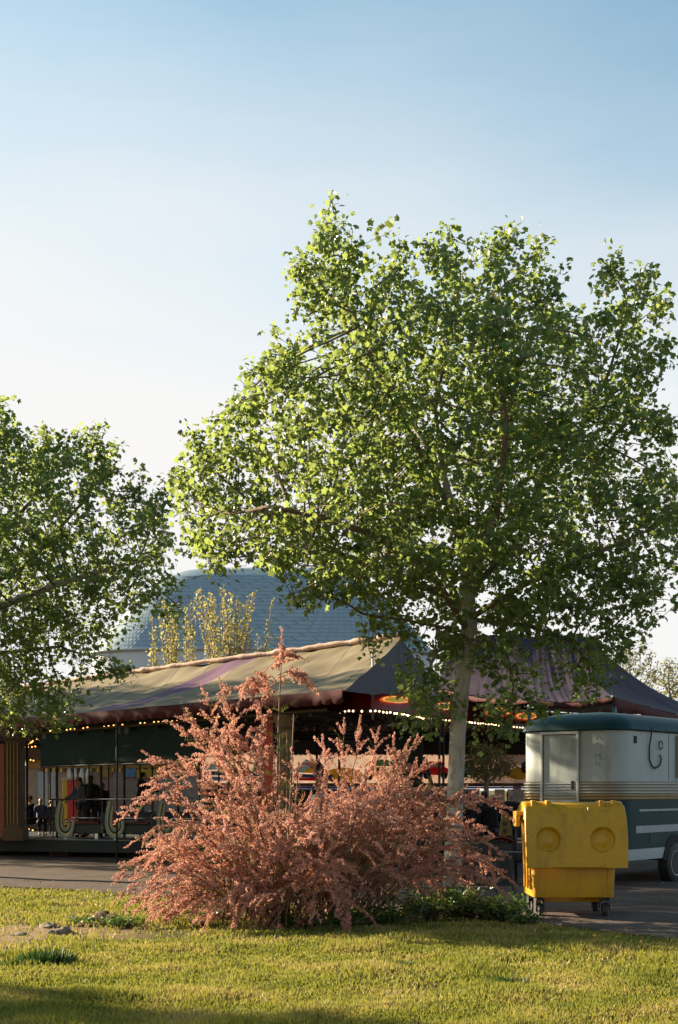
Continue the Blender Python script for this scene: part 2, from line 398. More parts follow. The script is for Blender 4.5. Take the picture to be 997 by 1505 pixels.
def limbs_mesh(mb, pos, par, rad, minr=0.0, thick_sides=10):
    n = len(pos); kids = [[] for _ in range(n)]
    for i in range(n):
        if par[i] >= 0: kids[par[i]].append(i)
    starts = [(0, -1)]
    while starts:
        s, p = starts.pop()
        chain = ([p] if p >= 0 else []) + [s]; c = s
        while kids[c]:
            k = sorted(kids[c], key=lambda q: -rad[q]); starts += [(q, c) for q in k[1:]]
            c = k[0]; chain.append(c)
        if len(chain) < 2: continue
        r0 = [rad[q] for q in chain]
        if p >= 0: r0[0] = min(r0[0], r0[1] * 1.25)
        if r0[0] < minr: continue
        sides = thick_sides if r0[0] > 0.05 else (6 if r0[0] > 0.015 else 3)
        mb.tube([pos[q] for q in chain], r0, n=sides, cap=False, mi=0 if r0[0] > 0.075 or p < 0 else 1)

def leaves_on(pos, par, rad, per, size, rg, thin=0.012, spread=0.13, dens=None, droop=0.35):
    idx = np.where(rad < thin)[0]
    P_ = []
    for i in idx:
        k = per
        if dens: k = per * dens(pos[i])
        m = int(k) + (rg.random() < k - int(k))
        P_ += [i] * m
    P_ = np.array(P_); n = len(P_)
    t = rg.random((n, 1)); base = pos[P_] * (1 - t) + pos[np.maximum(par[P_], 0)] * t
    off = rg.normal(size=(n, 3)) * spread * 0.6
    T = base + off
    tip = off / (np.linalg.norm(off, axis=1, keepdims=True) + 1e-6) * 0.8 + rg.normal(size=(n, 3)) * 0.6; tip[:, 2] -= droop
    nr = rg.normal(size=(n, 3)) * 0.75; nr[:, 2] += 0.8
    M = frames(nr, tip)
    s = size * rg.uniform(0.55, 1.25, n); M = M * s[:, None, None]
    M[:, :, 2] *= rg.uniform(0.3, 2.2, n)[:, None]
    return M, T

def crown_attr(poly, n, c_of, Y0, depth=0.85, seed=1, holes=0.0, hs=1.1, shell=0.3):
    """points in the crown: outline as seen from the lawn, round in plan"""
    rg = random.Random(seed); ys_ = [p[1] for p in poly]; y0, y1 = min(ys_), max(ys_); xs_ = [p[0] for p in poly]; x0, x1 = min(xs_), max(xs_)
    rows = {}
    def ext(py):
        k = int(py // 6)
        if k not in rows:
            q = [x for x in range(int(x0), int(x1), 5) if inpoly(x, k * 6 + 3, poly)]
            rows[k] = (min(q), max(q)) if q else None
        return rows[k]
    res = []
    while len(res) < n:
        px = rg.uniform(x0, x1); py = rg.uniform(y0, y1)
        if not inpoly(px, py, poly): continue
        e = ext(py)
        if not e: continue
        c = (e[0] + e[1]) / 2; wd = max((e[1] - e[0]) / 2, 5); u = max(-1, min(1, (px - c) / wd))
        h = math.sqrt(1 - u * u) * wd / F * Y0 * depth
        s = rg.uniform(-1, 1)
        if abs(s) < shell and rg.random() < 0.5: continue
        Y = Y0 + s * h
        p = P(px, py, Y)
        if holes and noise.noise((p.x * hs, p.y * hs, p.z * hs + seed)) < -0.5 + holes: continue
        res.append(tuple(p))
    return res

bark = mat('plane_bark', (0.36, 0.33, 0.27), rough=0.85, var=0.25, scale=5, bump=0.5, bscale=18, spec=0.2, dirt=((0.10, 0.095, 0.06), 9.0, 1.0, 0.4))
twigm = mat('twig_bark', (0.16, 0.12, 0.08), rough=0.9, var=0.3, scale=8, spec=0.2)
leafm = foliage('plane_leaf', [(0, (0.010, 0.034, 0.010)), (0.4, (0.022, 0.056, 0.013)), (0.75, (0.065, 0.105, 0.018)), (0.93, (0.11, 0.17, 0.035)), (1, (0.20, 0.19, 0.06))],
                trans=0.48, tcol=(0.52, 0.64, 0.15), rough=0.38, spec=0.5)

def pipe(pos, par, tip=0.0042, e=2.2, rmax=None):
    n = len(pos); a = np.zeros(n); kids = np.zeros(n, int)
    for i in range(n):
        if par[i] >= 0: kids[par[i]] += 1
    for i in range(n - 1, -1, -1):
        if kids[i] == 0: a[i] += tip ** e
        if par[i] >= 0: a[par[i]] += a[i] + (tip * 0.25) ** e
    r = a ** (1 / e)
    if rmax is not None: r = np.minimum(r, rmax)
    return r
def polyline(pts, step):
    o = []
    for a, b in zip(pts, pts[1:]):
        a = Vector(a); b = Vector(b); k = max(1, int((b - a).length / step))
        o += [a.lerp(b, i / k) for i in range(k)]
    o.append(Vector(pts[-1])); return o

def plane_tree(name, label, Y0, trunk_px, trunk_r, poly, shoots, hang, n_attr, leaf, per, seed, first_z, limbs=(), rmin=0.0045):
    base = P(trunk_px[0][0], HZ + EYE * F / Y0, Y0)
    root = empty(name, base, 0, label, 'tree')
    tp = [base] + [P(x, y, Y0 + dy) for x, y, dy in trunk_px[1:]]
    tl = polyline(tp, 0.2); trunk = [(tuple(p), i - 1) for i, p in enumerate(tl)]
    for lb in limbs:      # big limbs given as pixel, depth way-points off the trunk
        ps = [P(x, y, Y0 + dy) for x, y, dy in lb]
        j = min(range(len(tl)), key=lambda q: (tl[q] - ps[0]).length)
        prev = j
        for p in polyline([tl[j]] + ps[1:], 0.2)[1:]:
            trunk.append((tuple(p), prev)); prev = len(trunk) - 1
    first = next(i for i, (p, _) in enumerate(trunk) if p[2] > first_z)
    A = crown_attr(poly, n_attr, None, Y0, seed=seed, holes=0.27, hs=1.15)
    rg = random.Random(seed); shoots = list(shoots); nmain = len(shoots)
    for (xa, ya), (xb, yb) in zip(poly, poly[1:] + poly[:1]):      # many short upright twigs along the top of the crown
        if xb <= xa - 5: continue
        for q in range(max(1, int(math.hypot(xb - xa, yb - ya) / 17))):
            t = rg.random(); x, y = xa + (xb - xa) * t, ya + (yb - ya) * t
            shoots.append((x + rg.uniform(-4, 4), y + 22, x + rg.uniform(-12, 12), y - rg.uniform(2, 24), rg.uniform(-1.6, 1.6)))
    for si, (x0, y0, x1, y1, dy) in enumerate(shoots):
        L_ = math.hypot(x1 - x0, y1 - y0); k = int(L_ / (0.75 if si < nmain else 1.8))
        for i in range(k):
            t = (i + rg.random()) / k; wd = (10 + 16 * (1 - t)) if si < nmain else (5 + 10 * (1 - t))
            A.append(tuple(P(x0 + (x1 - x0) * t + rg.gauss(0, wd * .5), y0 + (y1 - y0) * t + rg.gauss(0, 3), Y0 + dy + rg.gauss(0, 0.09))))
    for (x, y, dx, dyy, dY, k) in hang:
        for i in range(k): A.append(tuple(P(x + rg.gauss(0, dx), y + rg.gauss(0, dyy), Y0 + dY + rg.gauss(0, 0.3))))
    pos, par = grow(trunk, A, step=0.15, kill=0.19, infl=2.2, first=first, seed=seed)
    rad = np.maximum(pipe(pos, par), rmin)
    sc = trunk_r / rad[0]
    if sc > 1: rad = np.where(rad > 0.02, rad * (1 + (sc - 1) * np.clip((rad - 0.02) / (rad[0] - 0.02), 0, 1)), rad)
    else: rad = np.where(rad > 0.02, 0.02 + (rad - 0.02) * (trunk_r - 0.02) / (rad[0] - 0.02), rad)
    for i in range(len(tl)):      # root flare
        z = pos[i][2]
        if z < first_z: rad[i] = trunk_r * (1.22 - 0.22 * min(1, z / 0.9) ** 0.5 if z < 0.9 else 1.0 - 0.14 * (z - 0.9) / first_z)
    o = np.array(base)
    mb = MB(); limbs_mesh(mb, pos - o, par, rad, minr=0.0, thick_sides=16)
    tr = mb.build('trunk', [bark, twigm], root, smooth=True)
    segs = [(np.array(P(x0, y0, Y0 + dy)), np.array(P(x1, y1, Y0 + dy))) for (x0, y0, x1, y1, dy) in shoots[:nmain]]
    def dens(p):
        for a_, b_ in segs:
            t_ = np.dot(p - a_, b_ - a_) / np.dot(b_ - a_, b_ - a_)
            if -.1 < t_ < 1.2 and np.linalg.norm(a_ + (b_ - a_) * t_ - p) < .28: return 2.1
        v = noise.noise((p[0] * 2.1, p[1] * 2.1, p[2] * 2.1 + seed)) + .4 * noise.noise((p[0] * .9, p[1] * .9, p[2] * .9))
        return min(1.9, max(0.22, 0.82 + 2.9 * v))
    rgn = np.random.default_rng(seed)
    M, T = leaves_on(pos, par, rad, per, leaf, rgn, thin=0.0095, dens=dens)
    cr_ = scatter_mesh('crown', LEAF_V, LEAF_F, M, T - o, leafm, root)
    print(name, 'nodes', len(pos), 'leaves', len(T))
    PROTO[label] = root
    return root
PROTO = {}

main_poly = [(258,790),(252,720),(285,690),(318,612),(352,582),(385,530),(425,520),(452,500),(456,450),(470,395),(508,400),(540,470),(566,425),(600,415),(622,450),(645,420),(678,410),
             (702,445),(730,385),(768,390),(795,425),(828,465),(858,510),(885,450),(920,445),(950,475),(972,500),(962,560),(972,620),(990,680),(1012,740),(1020,820),(985,880),
             (940,898),(905,930),(895,975),(850,985),(800,965),(755,1000),(715,985),(660,990),(620,965),(590,940),(550,935),(530,895),(480,890),(440,890),(405,835),(360,835),(300,840)]
main_shoots = [(480,400,486,292,.4),(505,420,520,330,0),(455,470,438,375,-.6),(445,420,475,330,-.3),(590,400,580,332,.8),(640,400,632,345,-.8),(665,390,661,322,.5),(745,370,743,318,-.2),(790,400,795,345,.9),
               (720,380,712,345,.9),(830,420,822,385,-.5),(895,430,900,366,.2),(940,450,948,395,-.6),(960,470,972,430,.6),(965,540,988,515,.3),(410,560,402,482,.3),(360,610,340,598,-.6),(300,680,272,618,.1),
               (430,540,425,515,-.5),(285,720,252,690,-.3),(965,610,985,640,.4),(385,560,366,532,-1),(560,420,545,390,1.2)]
main_hang = [(625,1020,24,28,-.3,120),(640,1050,16,12,.4,50),(716,1040,14,14,.6,30),(600,985,14,14,.2,40),(545,925,8,22,.2,60),(540,955,6,8,.2,18),(440,885,14,10,.1,40),(760,1010,22,20,.4,70),
             (860,985,20,18,.2,70),(858,1015,7,12,.2,24),(905,990,8,10,.1,16),(795,1045,12,8,.3,16),(740,1075,16,8,.1,26),(310,835,20,14,.3,40),(900,945,22,14,.4,60),(960,890,20,14,.5,50),(645,1062,14,8,.4,24)]
plane_tree('plane_tree', 'large plane tree with pale trunk rising behind the pink flowering bush', 20.0,
           [(664,1320,0),(667,1225,0),(673,1080,.02),(680,1000,.05),(690,930,.08),(688,850,.1),(668,760,.15),(650,690,.2),(640,600,.2),(655,520,.1),(670,450,0)], 0.125,
           main_poly, main_shoots, main_hang, 11800, 0.088, 6.2, 5, 3.7,
           limbs=[((689,930,.08),(640,850,-.5),(560,790,-1.2),(470,760,-1.7),(400,745,-2)), ((690,900,.1),(620,860,.8),(540,830,1.4),(440,790,1.7)), ((689,880,.1),(760,800,.4),(800,690,.6),(840,655,.7),(890,560,.8)),
                  ((690,920,.1),(770,860,-.8),(860,820,-1.3),(930,790,-1.4)), ((668,760,.15),(610,650,-.4),(560,560,-.9),(520,460,-.6)), ((650,690,.2),(590,600,.8),(520,480,.7),(490,380,.5)),
                  ((688,850,.1),(740,700,1.2),(760,560,1.5),(745,430,.8)), ((688,850,.1),(730,760,-1.3),(745,620,-1.6),(720,480,-1)), ((690,925,.1),(640,960,-.6),(622,1010,-.5)), ((690,925,.1),(590,910,.3),(545,905,.3)),
                  ((690,915,.1),(780,920,.4),(860,950,.4)), ((690,925,.1),(745,960,.7),(755,1010,.7))])
left_poly = [(262,865),(245,800),(250,745),(232,725),(205,735),(185,745),(172,700),(150,665),(120,675),(90,655),(60,668),(25,650),(0,620),(-60,560),(-130,520),(-220,560),(-300,660),(-340,780),(-320,900),(-280,1000),
             (-180,1040),(-60,1060),(40,1055),(90,1035),(115,1000),(135,965),(165,930),(190,905),(225,880)]
left_shoots = [(12,680,8,585,.2),(60,690,64,612,.4),(100,690,88,632,-.4),(122,690,124,628,.3),(150,700,144,618,0),(152,710,165,655,.5),(200,760,204,686,.2),(232,760,240,706,-.2),(-40,620,-30,540,0),(20,650,0,600,-.5)]
left_hang = [(265,880,6,18,.2,40),(260,905,5,10,.2,20),(165,965,12,8,.1,30),(185,990,10,6,.1,24),(140,985,6,16,.1,30),(100,1030,14,14,.1,50),(60,1055,20,10,0,60),(0,1060,24,8,0,60),(225,880,20,8,.2,40),(20,1040,30,14,0,80)]
plane_tree('plane_tree', 'leafy tree at the left edge hanging over the tan canopy', 25.0,
           [(-110,1288,0),(-108,1225,0),(-100,1080,0),(-95,1000,0),(-90,900,0),(-95,760,0),(-90,650,0)], 0.15,
           left_poly, left_shoots, left_hang, 8600, 0.090, 5.8, 9, 3.4,
           limbs=[((-95,960,0),(-20,900,-.5),(80,860,-.9),(180,830,-.6)), ((-92,900,0),(-10,800,.5),(60,720,.6)), ((-95,980,0),(0,960,.6),(90,950,.7)), ((-95,980,0),(-200,900,.3),(-260,820,.3)), ((-92,900,0),(40,830,.9),(120,740,.8))])

# ---------------------------------------------------------------- pink flowering bush
def tamarisk():
    Yb = 16.2
    rg = random.Random(21); nr_ = np.random.default_rng(21)
    base = Vector((XX(455, Yb), Yb, 0)); root = empty('tamarisk_bush', base, 0, 'sprawling pink feathery flowering bush in front of the ride', 'bush')
    stems = MB(); green = []; S = []   # S: raceme polylines
    def curve(a, c, b, n=14):
        return [a * (1-t)**2 + c * 2*t*(1-t) + b * t*t for t in [i / n for i in range(n + 1)]]
    def raceme(p, d, L_, droop):
        pts = [p]; d = d.normalized(); n = max(4, int(L_ / 0.045)); dd = d.copy()
        for i in range(n):
            dd = (dd + Vector((rg.gauss(0, .022), rg.gauss(0, .022), rg.gauss(0, .022) - droop * (i / n)))).normalized(); pts.append(pts[-1] + dd * (L_ / n))
        return pts
    def stem(a, c, b, r0=0.012, side0=0.35, dens=13.0, lside=(0.16, 0.42), droop=0.10, tip=True, greenp=0.24):
        pts = curve(a, c, b); pts = [p + Vector((rg.gauss(0, .012), rg.gauss(0, .012), rg.gauss(0, .012))) for p in pts]
        n = len(pts); stems.tube([p - base for p in pts], [r0 * (1 - 0.8 * i / n) for i in range(n)], n=5, cap=False)
        L_ = sum((pts[i+1] - pts[i]).length for i in range(n - 1)); k = int(L_ * (1 - side0) * dens)
        for i in range(k):
            t = side0 + (1 - side0) * (i + rg.random()) / k; f = t * (n - 1); j = min(int(f), n - 2); p = pts[j].lerp(pts[j+1], f - j); d = (pts[j+1] - pts[j]).normalized()
            s = Vector((rg.gauss(0, 1), rg.gauss(0, 1), rg.gauss(0.25, .6))); s = s - d * s.dot(d); s.normalize()
            L2 = rg.uniform(*lside) * (1.15 - 0.55 * t)
            (green if rg.random() < greenp * (1.7 - t * 1.2) else S).append(raceme(p, d * 0.85 + s * 0.75, L2, droop * rg.uniform(0.3, 2)))
        if tip: S.append(raceme(pts[-1], (pts[-1] - pts[-3]), rg.uniform(.16, .3), droop))
    def foot(sx=.42, sy=.28): return base + Vector((max(-.8, min(.8, rg.gauss(0, sx))), rg.gauss(0, sy), 0))
    for i in range(62):     # low sprays that spill onto the grass
        a_ = rg.uniform(0, 6.28); u = math.cos(a_); b = base + Vector((2.15 * u * rg.uniform(.55, 1), -abs(math.sin(a_)) * 1.25 * rg.uniform(.4, 1), rg.uniform(.08, .35)))
        if u > .35: continue
        if rg.random() < .25: b.y = base.y + rg.uniform(0, .6)
        a = foot(.35, .2); a.x += (b.x - base.x) * .3; c = a.lerp(b, .55) + Vector((0, 0, rg.uniform(.5, .9)))
        stem(a, c, b, .008, side0=.25, dens=13, lside=(.18, .42), droop=.25)
    # the mass of arching stems
    for i in range(135):
        # outline of the mass: low dome, wider than tall
        px = rg.uniform(200, 700); u = (px - 455) / 265
        top = float(np.interp(px, [200, 260, 330, 430, 480, 530, 590, 640, 700], [1290, 1215, 1178, 1205, 1170, 1140, 1142, 1180, 1255]))
        py = rg.uniform(top, (1352 if px < 540 else 1305) if rg.random() < .6 else 1250); dy = rg.uniform(-1, 1) * 1.5 * math.sqrt(max(0, 1 - u * u))
        b = P(px, py, Yb + dy); b.z = max(b.z, 0.12)
        a = foot(); a.x += (b.x - base.x) * 0.25; a.y += dy * .25
        h = b.z; c = a.lerp(b, 0.45) + Vector((0, 0, 0.35 + 0.35 * h)); c.x = a.x + (b.x - a.x) * 0.3
        stem(a, c, b, 0.009, side0=0.22, dens=9.5, lside=(.26, .56), droop=.22)
    hero = [  # pixel path (tip x, tip y, control x, control y, depth, foot x)
        (188,1195,300,1130,-.6,400),(205,1230,300,1170,-.9,390),(178,1285,270,1210,-.4,380),(232,1122,330,1120,-.2,410),(245,1140,340,1120,.3,410),(215,1165,320,1110,.1,400),(262,1235,330,1150,-1.0,410),
        (300,1022,350,1170,.0,410),(325,1015,352,1130,.2,412),(268,1075,335,1100,.1,410),(275,1060,330,1080,-.3,410),(312,1090,350,1090,.3,412),(335,1050,370,1140,.5,420),(290,1120,360,1070,-.4,415),(345,1080,385,1100,.2,420),(380,1090,390,1150,-.3,420),
        (506,1078,500,1200,.2,480),(527,1082,520,1200,-.2,485),(553,1090,535,1190,.3,490),(608,1098,570,1170,.1,500),(590,1110,570,1190,-.4,500),(622,1128,575,1170,.5,510),(475,1100,490,1190,.4,470),(460,1120,480,1190,-.4,470),(580,1108,570,1180,-.2,505),
        (684,1183,610,1150,-.5,520),(735,1190,650,1120,.1,520),(700,1215,620,1180,.6,520),(728,1245,650,1200,-.6,530),(738,1285,660,1230,.2,530),(722,1300,640,1250,-.9,520),(700,1258,640,1190,-.9,520),(715,1270,640,1210,.9,520),
        (180,1310,260,1250,-.8,390),(200,1325,290,1270,-1.1,400),(430,1130,440,1210,.3,440),(400,1140,405,1230,-.3,430),(360,1150,380,1230,-.8,430),(540,1140,520,1220,-.9,480),(640,1160,590,1170,-.7,500)]
    for (x, y, cx_, cy_, dy, fx) in hero:
        b = P(x, y, Yb + dy); c = P(cx_, cy_ - 14, Yb + dy * .7); a = P(fx, HZ + EYE * F / (Yb + dy * .3), Yb + dy * .3); a.z = 0
        stem(a, c, b, 0.013, side0=0.3, dens=15, lside=(.16, .40), droop=.16)
    # the one tall stem with drooping pink sprays and green top
    a = P(412, 1357, Yb); a.z = 0; top = P(414, 968, Yb + .1); mid = P(403, 1160, Yb)
    pts = curve(a, mid, top, 20); stems.tube([p - base for p in pts], [0.020 - 0.0007 * i for i in range(21)], n=6, cap=False)
    for (x0, y0, cx_, cy_, x, y, dy) in [(407,1000,385,985,356,1020,-.2),(408,1005,370,990,376,1030,.1),(406,1020,388,1005,352,1012,.15),(409,992,432,985,450,1008,-.1),(410,985,418,965,432,963,.1),(407,1012,395,1030,374,1042,-.15),(409,998,425,990,446,996,.2),(411,985,408,975,418,955,0),
                                       (406,1050,385,1060,372,1100,.1),(405,1090,390,1100,384,1135,.2)]:
        a_, c, b = P(x0, y0, Yb), P(cx_, cy_ - 6, Yb + dy), P(x, y, Yb + dy)
        stem(a_, c, b, 0.006, side0=0.2, dens=26, lside=(.10, .2), droop=.35, greenp=0)
    for i in range(60):
        t = rg.uniform(.42, .93); p = pts[int(t * 20)]; s = Vector((rg.choice([-1, 1]) * rg.uniform(.5, 1), rg.gauss(0, .5), .35)); green.append(raceme(p, s, rg.uniform(.10, .28), .05))
    # bare canes by the tall stem
    for (x, y, fx, dy) in [(432,1050,418,.2),(422,1075,416,-.15),(440,1120,424,.3)]:
        a_ = P(fx, 1350, Yb + dy); a_.z = 0; stems.tube([p - base for p in curve(a_, P(fx + 8, 1200, Yb + dy), P(x, y, Yb + dy))], .007, n=4, cap=False)
    woody = mat('bush_stem', (0.17, 0.10, 0.06), rough=.8, var=.3)
    stems.build('stem', woody, root, smooth=True)
    def bits(lines, per, size, rad):
        T = []; D = []; O = []
        for l in lines:
            n = len(l) - 1
            for i in range(n):
                d = l[i+1] - l[i]
                tp = 1 - 0.55 * (i / n)
                for k in range(per):
                    t = rg.random(); o = Vector((rg.gauss(0, 1), rg.gauss(0, 1), rg.gauss(0, 1))); o.normalize()
                    r_ = rad * tp * rg.uniform(.25, 1)
                    T.append(l[i] + d * t + o * r_ - base); D.append(o + d.normalized() * .5); O.append(tp)
        T = np.array([tuple(x) for x in T]); D = np.array([tuple(x) for x in D]); n = len(T)
        M = frames(nr_.normal(size=(n, 3)), D); s = size * nr_.uniform(.6, 1.35, n) * (0.6 + .4 * np.array(O)); return M * s[:, None, None], T
    fl_v = [(-.5, 0, 0), (.5, 0, 0), (.15, 1, .1), (-.3, .8, -.1), (0, .1, -.5), (0, .1, .5), (0, 1.05, 0)]
    fl_f = [(0, 1, 2), (0, 2, 3), (4, 5, 6)]
    M, T = bits(S, 12, 0.019, 0.020)
    pink = foliage('pink_floret', [(0, (0.17, 0.085, 0.06)), (.3, (0.36, 0.175, 0.125)), (.7, (0.64, 0.36, 0.285)), (1, (0.84, 0.60, 0.50))], trans=.42, tcol=(.84, .50, .38), rough=.8, spec=.1, noise_scale=1.6)
    scatter_mesh('blossom', fl_v, fl_f, M, T, pink, root)
    gm = foliage('bush_needles', [(0, (0.06, 0.09, 0.02)), (.6, (0.13, 0.16, 0.04)), (1, (0.22, 0.22, 0.06))], trans=.3, tcol=(.4, .42, .08), rough=.7, spec=.2)
    M, T = bits(green, 6, 0.020, 0.018)
    fv = [(-.12, 0, 0), (.12, 0, 0), (0, 1.6, 0)]
    scatter_mesh('foliage', fv, [(0, 1, 2)], M, T, gm, root)
    print('tamarisk', len(S), len(green))
tamarisk()

# ---------------------------------------------------------------- weeds below the bush, stones
weedm = foliage('weed_leaf', [(0, (0.02, 0.05, 0.012)), (.6, (0.045, 0.09, 0.018)), (1, (0.09, 0.14, 0.03))], trans=.3, tcol=(.2, .35, .04), rough=.4, spec=.4)
def weed(px, py, rad, h, n, label, seed, cat='weed', leaf=0.06):
    Y = EYE * F / (py - HZ); X = XX(px, Y); r = np.random.default_rng(seed)
    root = empty('leafy_weed', (X, Y, hills(X, Y)), 0, label, cat, 'leafy weeds below the pink bush')
    k = max(12, n // 12); mb = MB(); T = []; D = []
    for i in range(k):
        a = r.uniform(0, 6.28); q = rad * math.sqrt(r.random()); b = Vector((math.cos(a) * q * .04, math.sin(a) * q * .03, 0)); hh = h * r.uniform(.4, 1.1) * (1 - .5 * q / rad)
        t = Vector((math.cos(a) * q + r.normal() * .04, math.sin(a) * q * .7, hh)); mb.tube([b - Vector((0, 0, .03)), b.lerp(t, .5) + Vector((0, 0, .05 * hh)), t], [.009, .004, .002], n=3, cap=False)
        for j in range(14):
            f = r.uniform(.15, 1); p = b.lerp(t, f); T.append(p + Vector((r.normal(), r.normal(), r.normal())) * .03); D.append((r.normal(), r.normal(), r.uniform(-.2, .7)))
    T = np.array([tuple(t) for t in T]); D = np.array(D); N = len(T); nr = r.normal(size=(N, 3)); nr[:, 2] += 1
    M = frames(nr, D) * (leaf * r.uniform(.5, 1.3, N))[:, None, None]
    mb.build('stem', MATS['bush_stem'], root)
    scatter_mesh('foliage', [(0,0,0),(.28,.35,.03),(.2,.75,0),(0,1.05,-.1),(-.2,.75,0),(-.28,.35,.03)], [(0,1,2),(0,2,3),(0,3,4),(0,4,5)], M, T, weedm, root)
for a in [(735,1354,.50,.42,900,'leafy dark weed clump nearest the yellow bin',1),(680,1352,.55,.50,1100,'leafy dark weed clump left of the one nearest the bin',2),(625,1354,.55,.46,1000,'dark weed clump under the right flank of the pink bush',3),
          (560,1362,.5,.34,700,'low weed clump under the right half of the pink bush',4),(500,1366,.45,.26,520,'low weed clump under the middle of the pink bush',5),(430,1364,.35,.2,300,'low weed clump below the tall pink stem',6),
          (770,1362,.22,.2,200,'small weed at the foot of the bin wheel',7),(320,1352,.4,.16,300,'low weeds under the left half of the pink bush',8),(250,1345,.35,.14,240,'low weeds under the left end of the pink bush',9),(650,1330,.5,.5,500,'tall weeds around the trunk foot behind the pink bush',10)]:
    weed(*a)

stonem = mat('stone', (0.20, 0.165, 0.12), rough=.9, var=.3, scale=9, bump=.8, bscale=25, dirt=((0.07, .05, .035), 8., .8))
def rock(px, py, sx, sy, sz, label, seed, name='rock', m=None, cat='rock', rough_=.5):
    Y = EYE * F / (py - HZ); X = XX(px, Y); bm = bmesh.new(); bmesh.ops.create_icosphere(bm, subdivisions=4, radius=1)
    for v in bm.verts:
        n = noise.noise(v.co * 1.1 + Vector((seed * 7, 0, 0))) * rough_ + noise.noise(v.co * 3.2 + Vector((0, seed, 0))) * rough_ * .4 + noise.noise(v.co * 9) * rough_ * .12
        v.co *= 1 + n
        v.co = Vector((v.co.x * sx, v.co.y * sy, v.co.z * sz))
    me = bpy.data.meshes.new(name); bm.to_mesh(me); bm.free(); me.materials.append(m or stonem); me.polygons.foreach_set('use_smooth', [True] * len(me.polygons))
    o = bpy.data.objects.new(name, me); COL.objects.link(o); o.location = (X, Y, hills(X, Y) + sz * .2); o.rotation_euler = (0, 0, seed)
    tag(o, label, cat, 'stones on the lawn' if cat == 'rock' else None)
rock(92, 1374, .15, .10, .055, 'flat stone at the left foot of the earth mound', 1)
rock(72, 1364, .13, .10, .04, 'small flat stone behind the one by the mound', 2)
rock(27, 1376, .10, .08, .03, 'low stone nearest the left edge of the lawn', 3)
rock(104, 1352, .12, .08, .03, 'pale low stone beside the earth mound', 4)
soil = mat('soil', (0.12, 0.08, 0.05), rough=1, var=.4, scale=9, bump=1, bscale=30, spec=.1)
rock(150, 1358, .38, .24, .10, 'small mound of bare earth and weeds left of the bush', 5, 'earth_mound', soil, 'mound', .95)
for a in [(150,1360,.42,.13,260,'low weeds growing over the top of the earth mound',23),(178,1364,.36,.17,300,'weeds growing on the right side of the earth mound',21),(120,1360,.18,.10,70,'tiny weeds on the left side of the earth mound',22)]: weed(*a, leaf=.045)

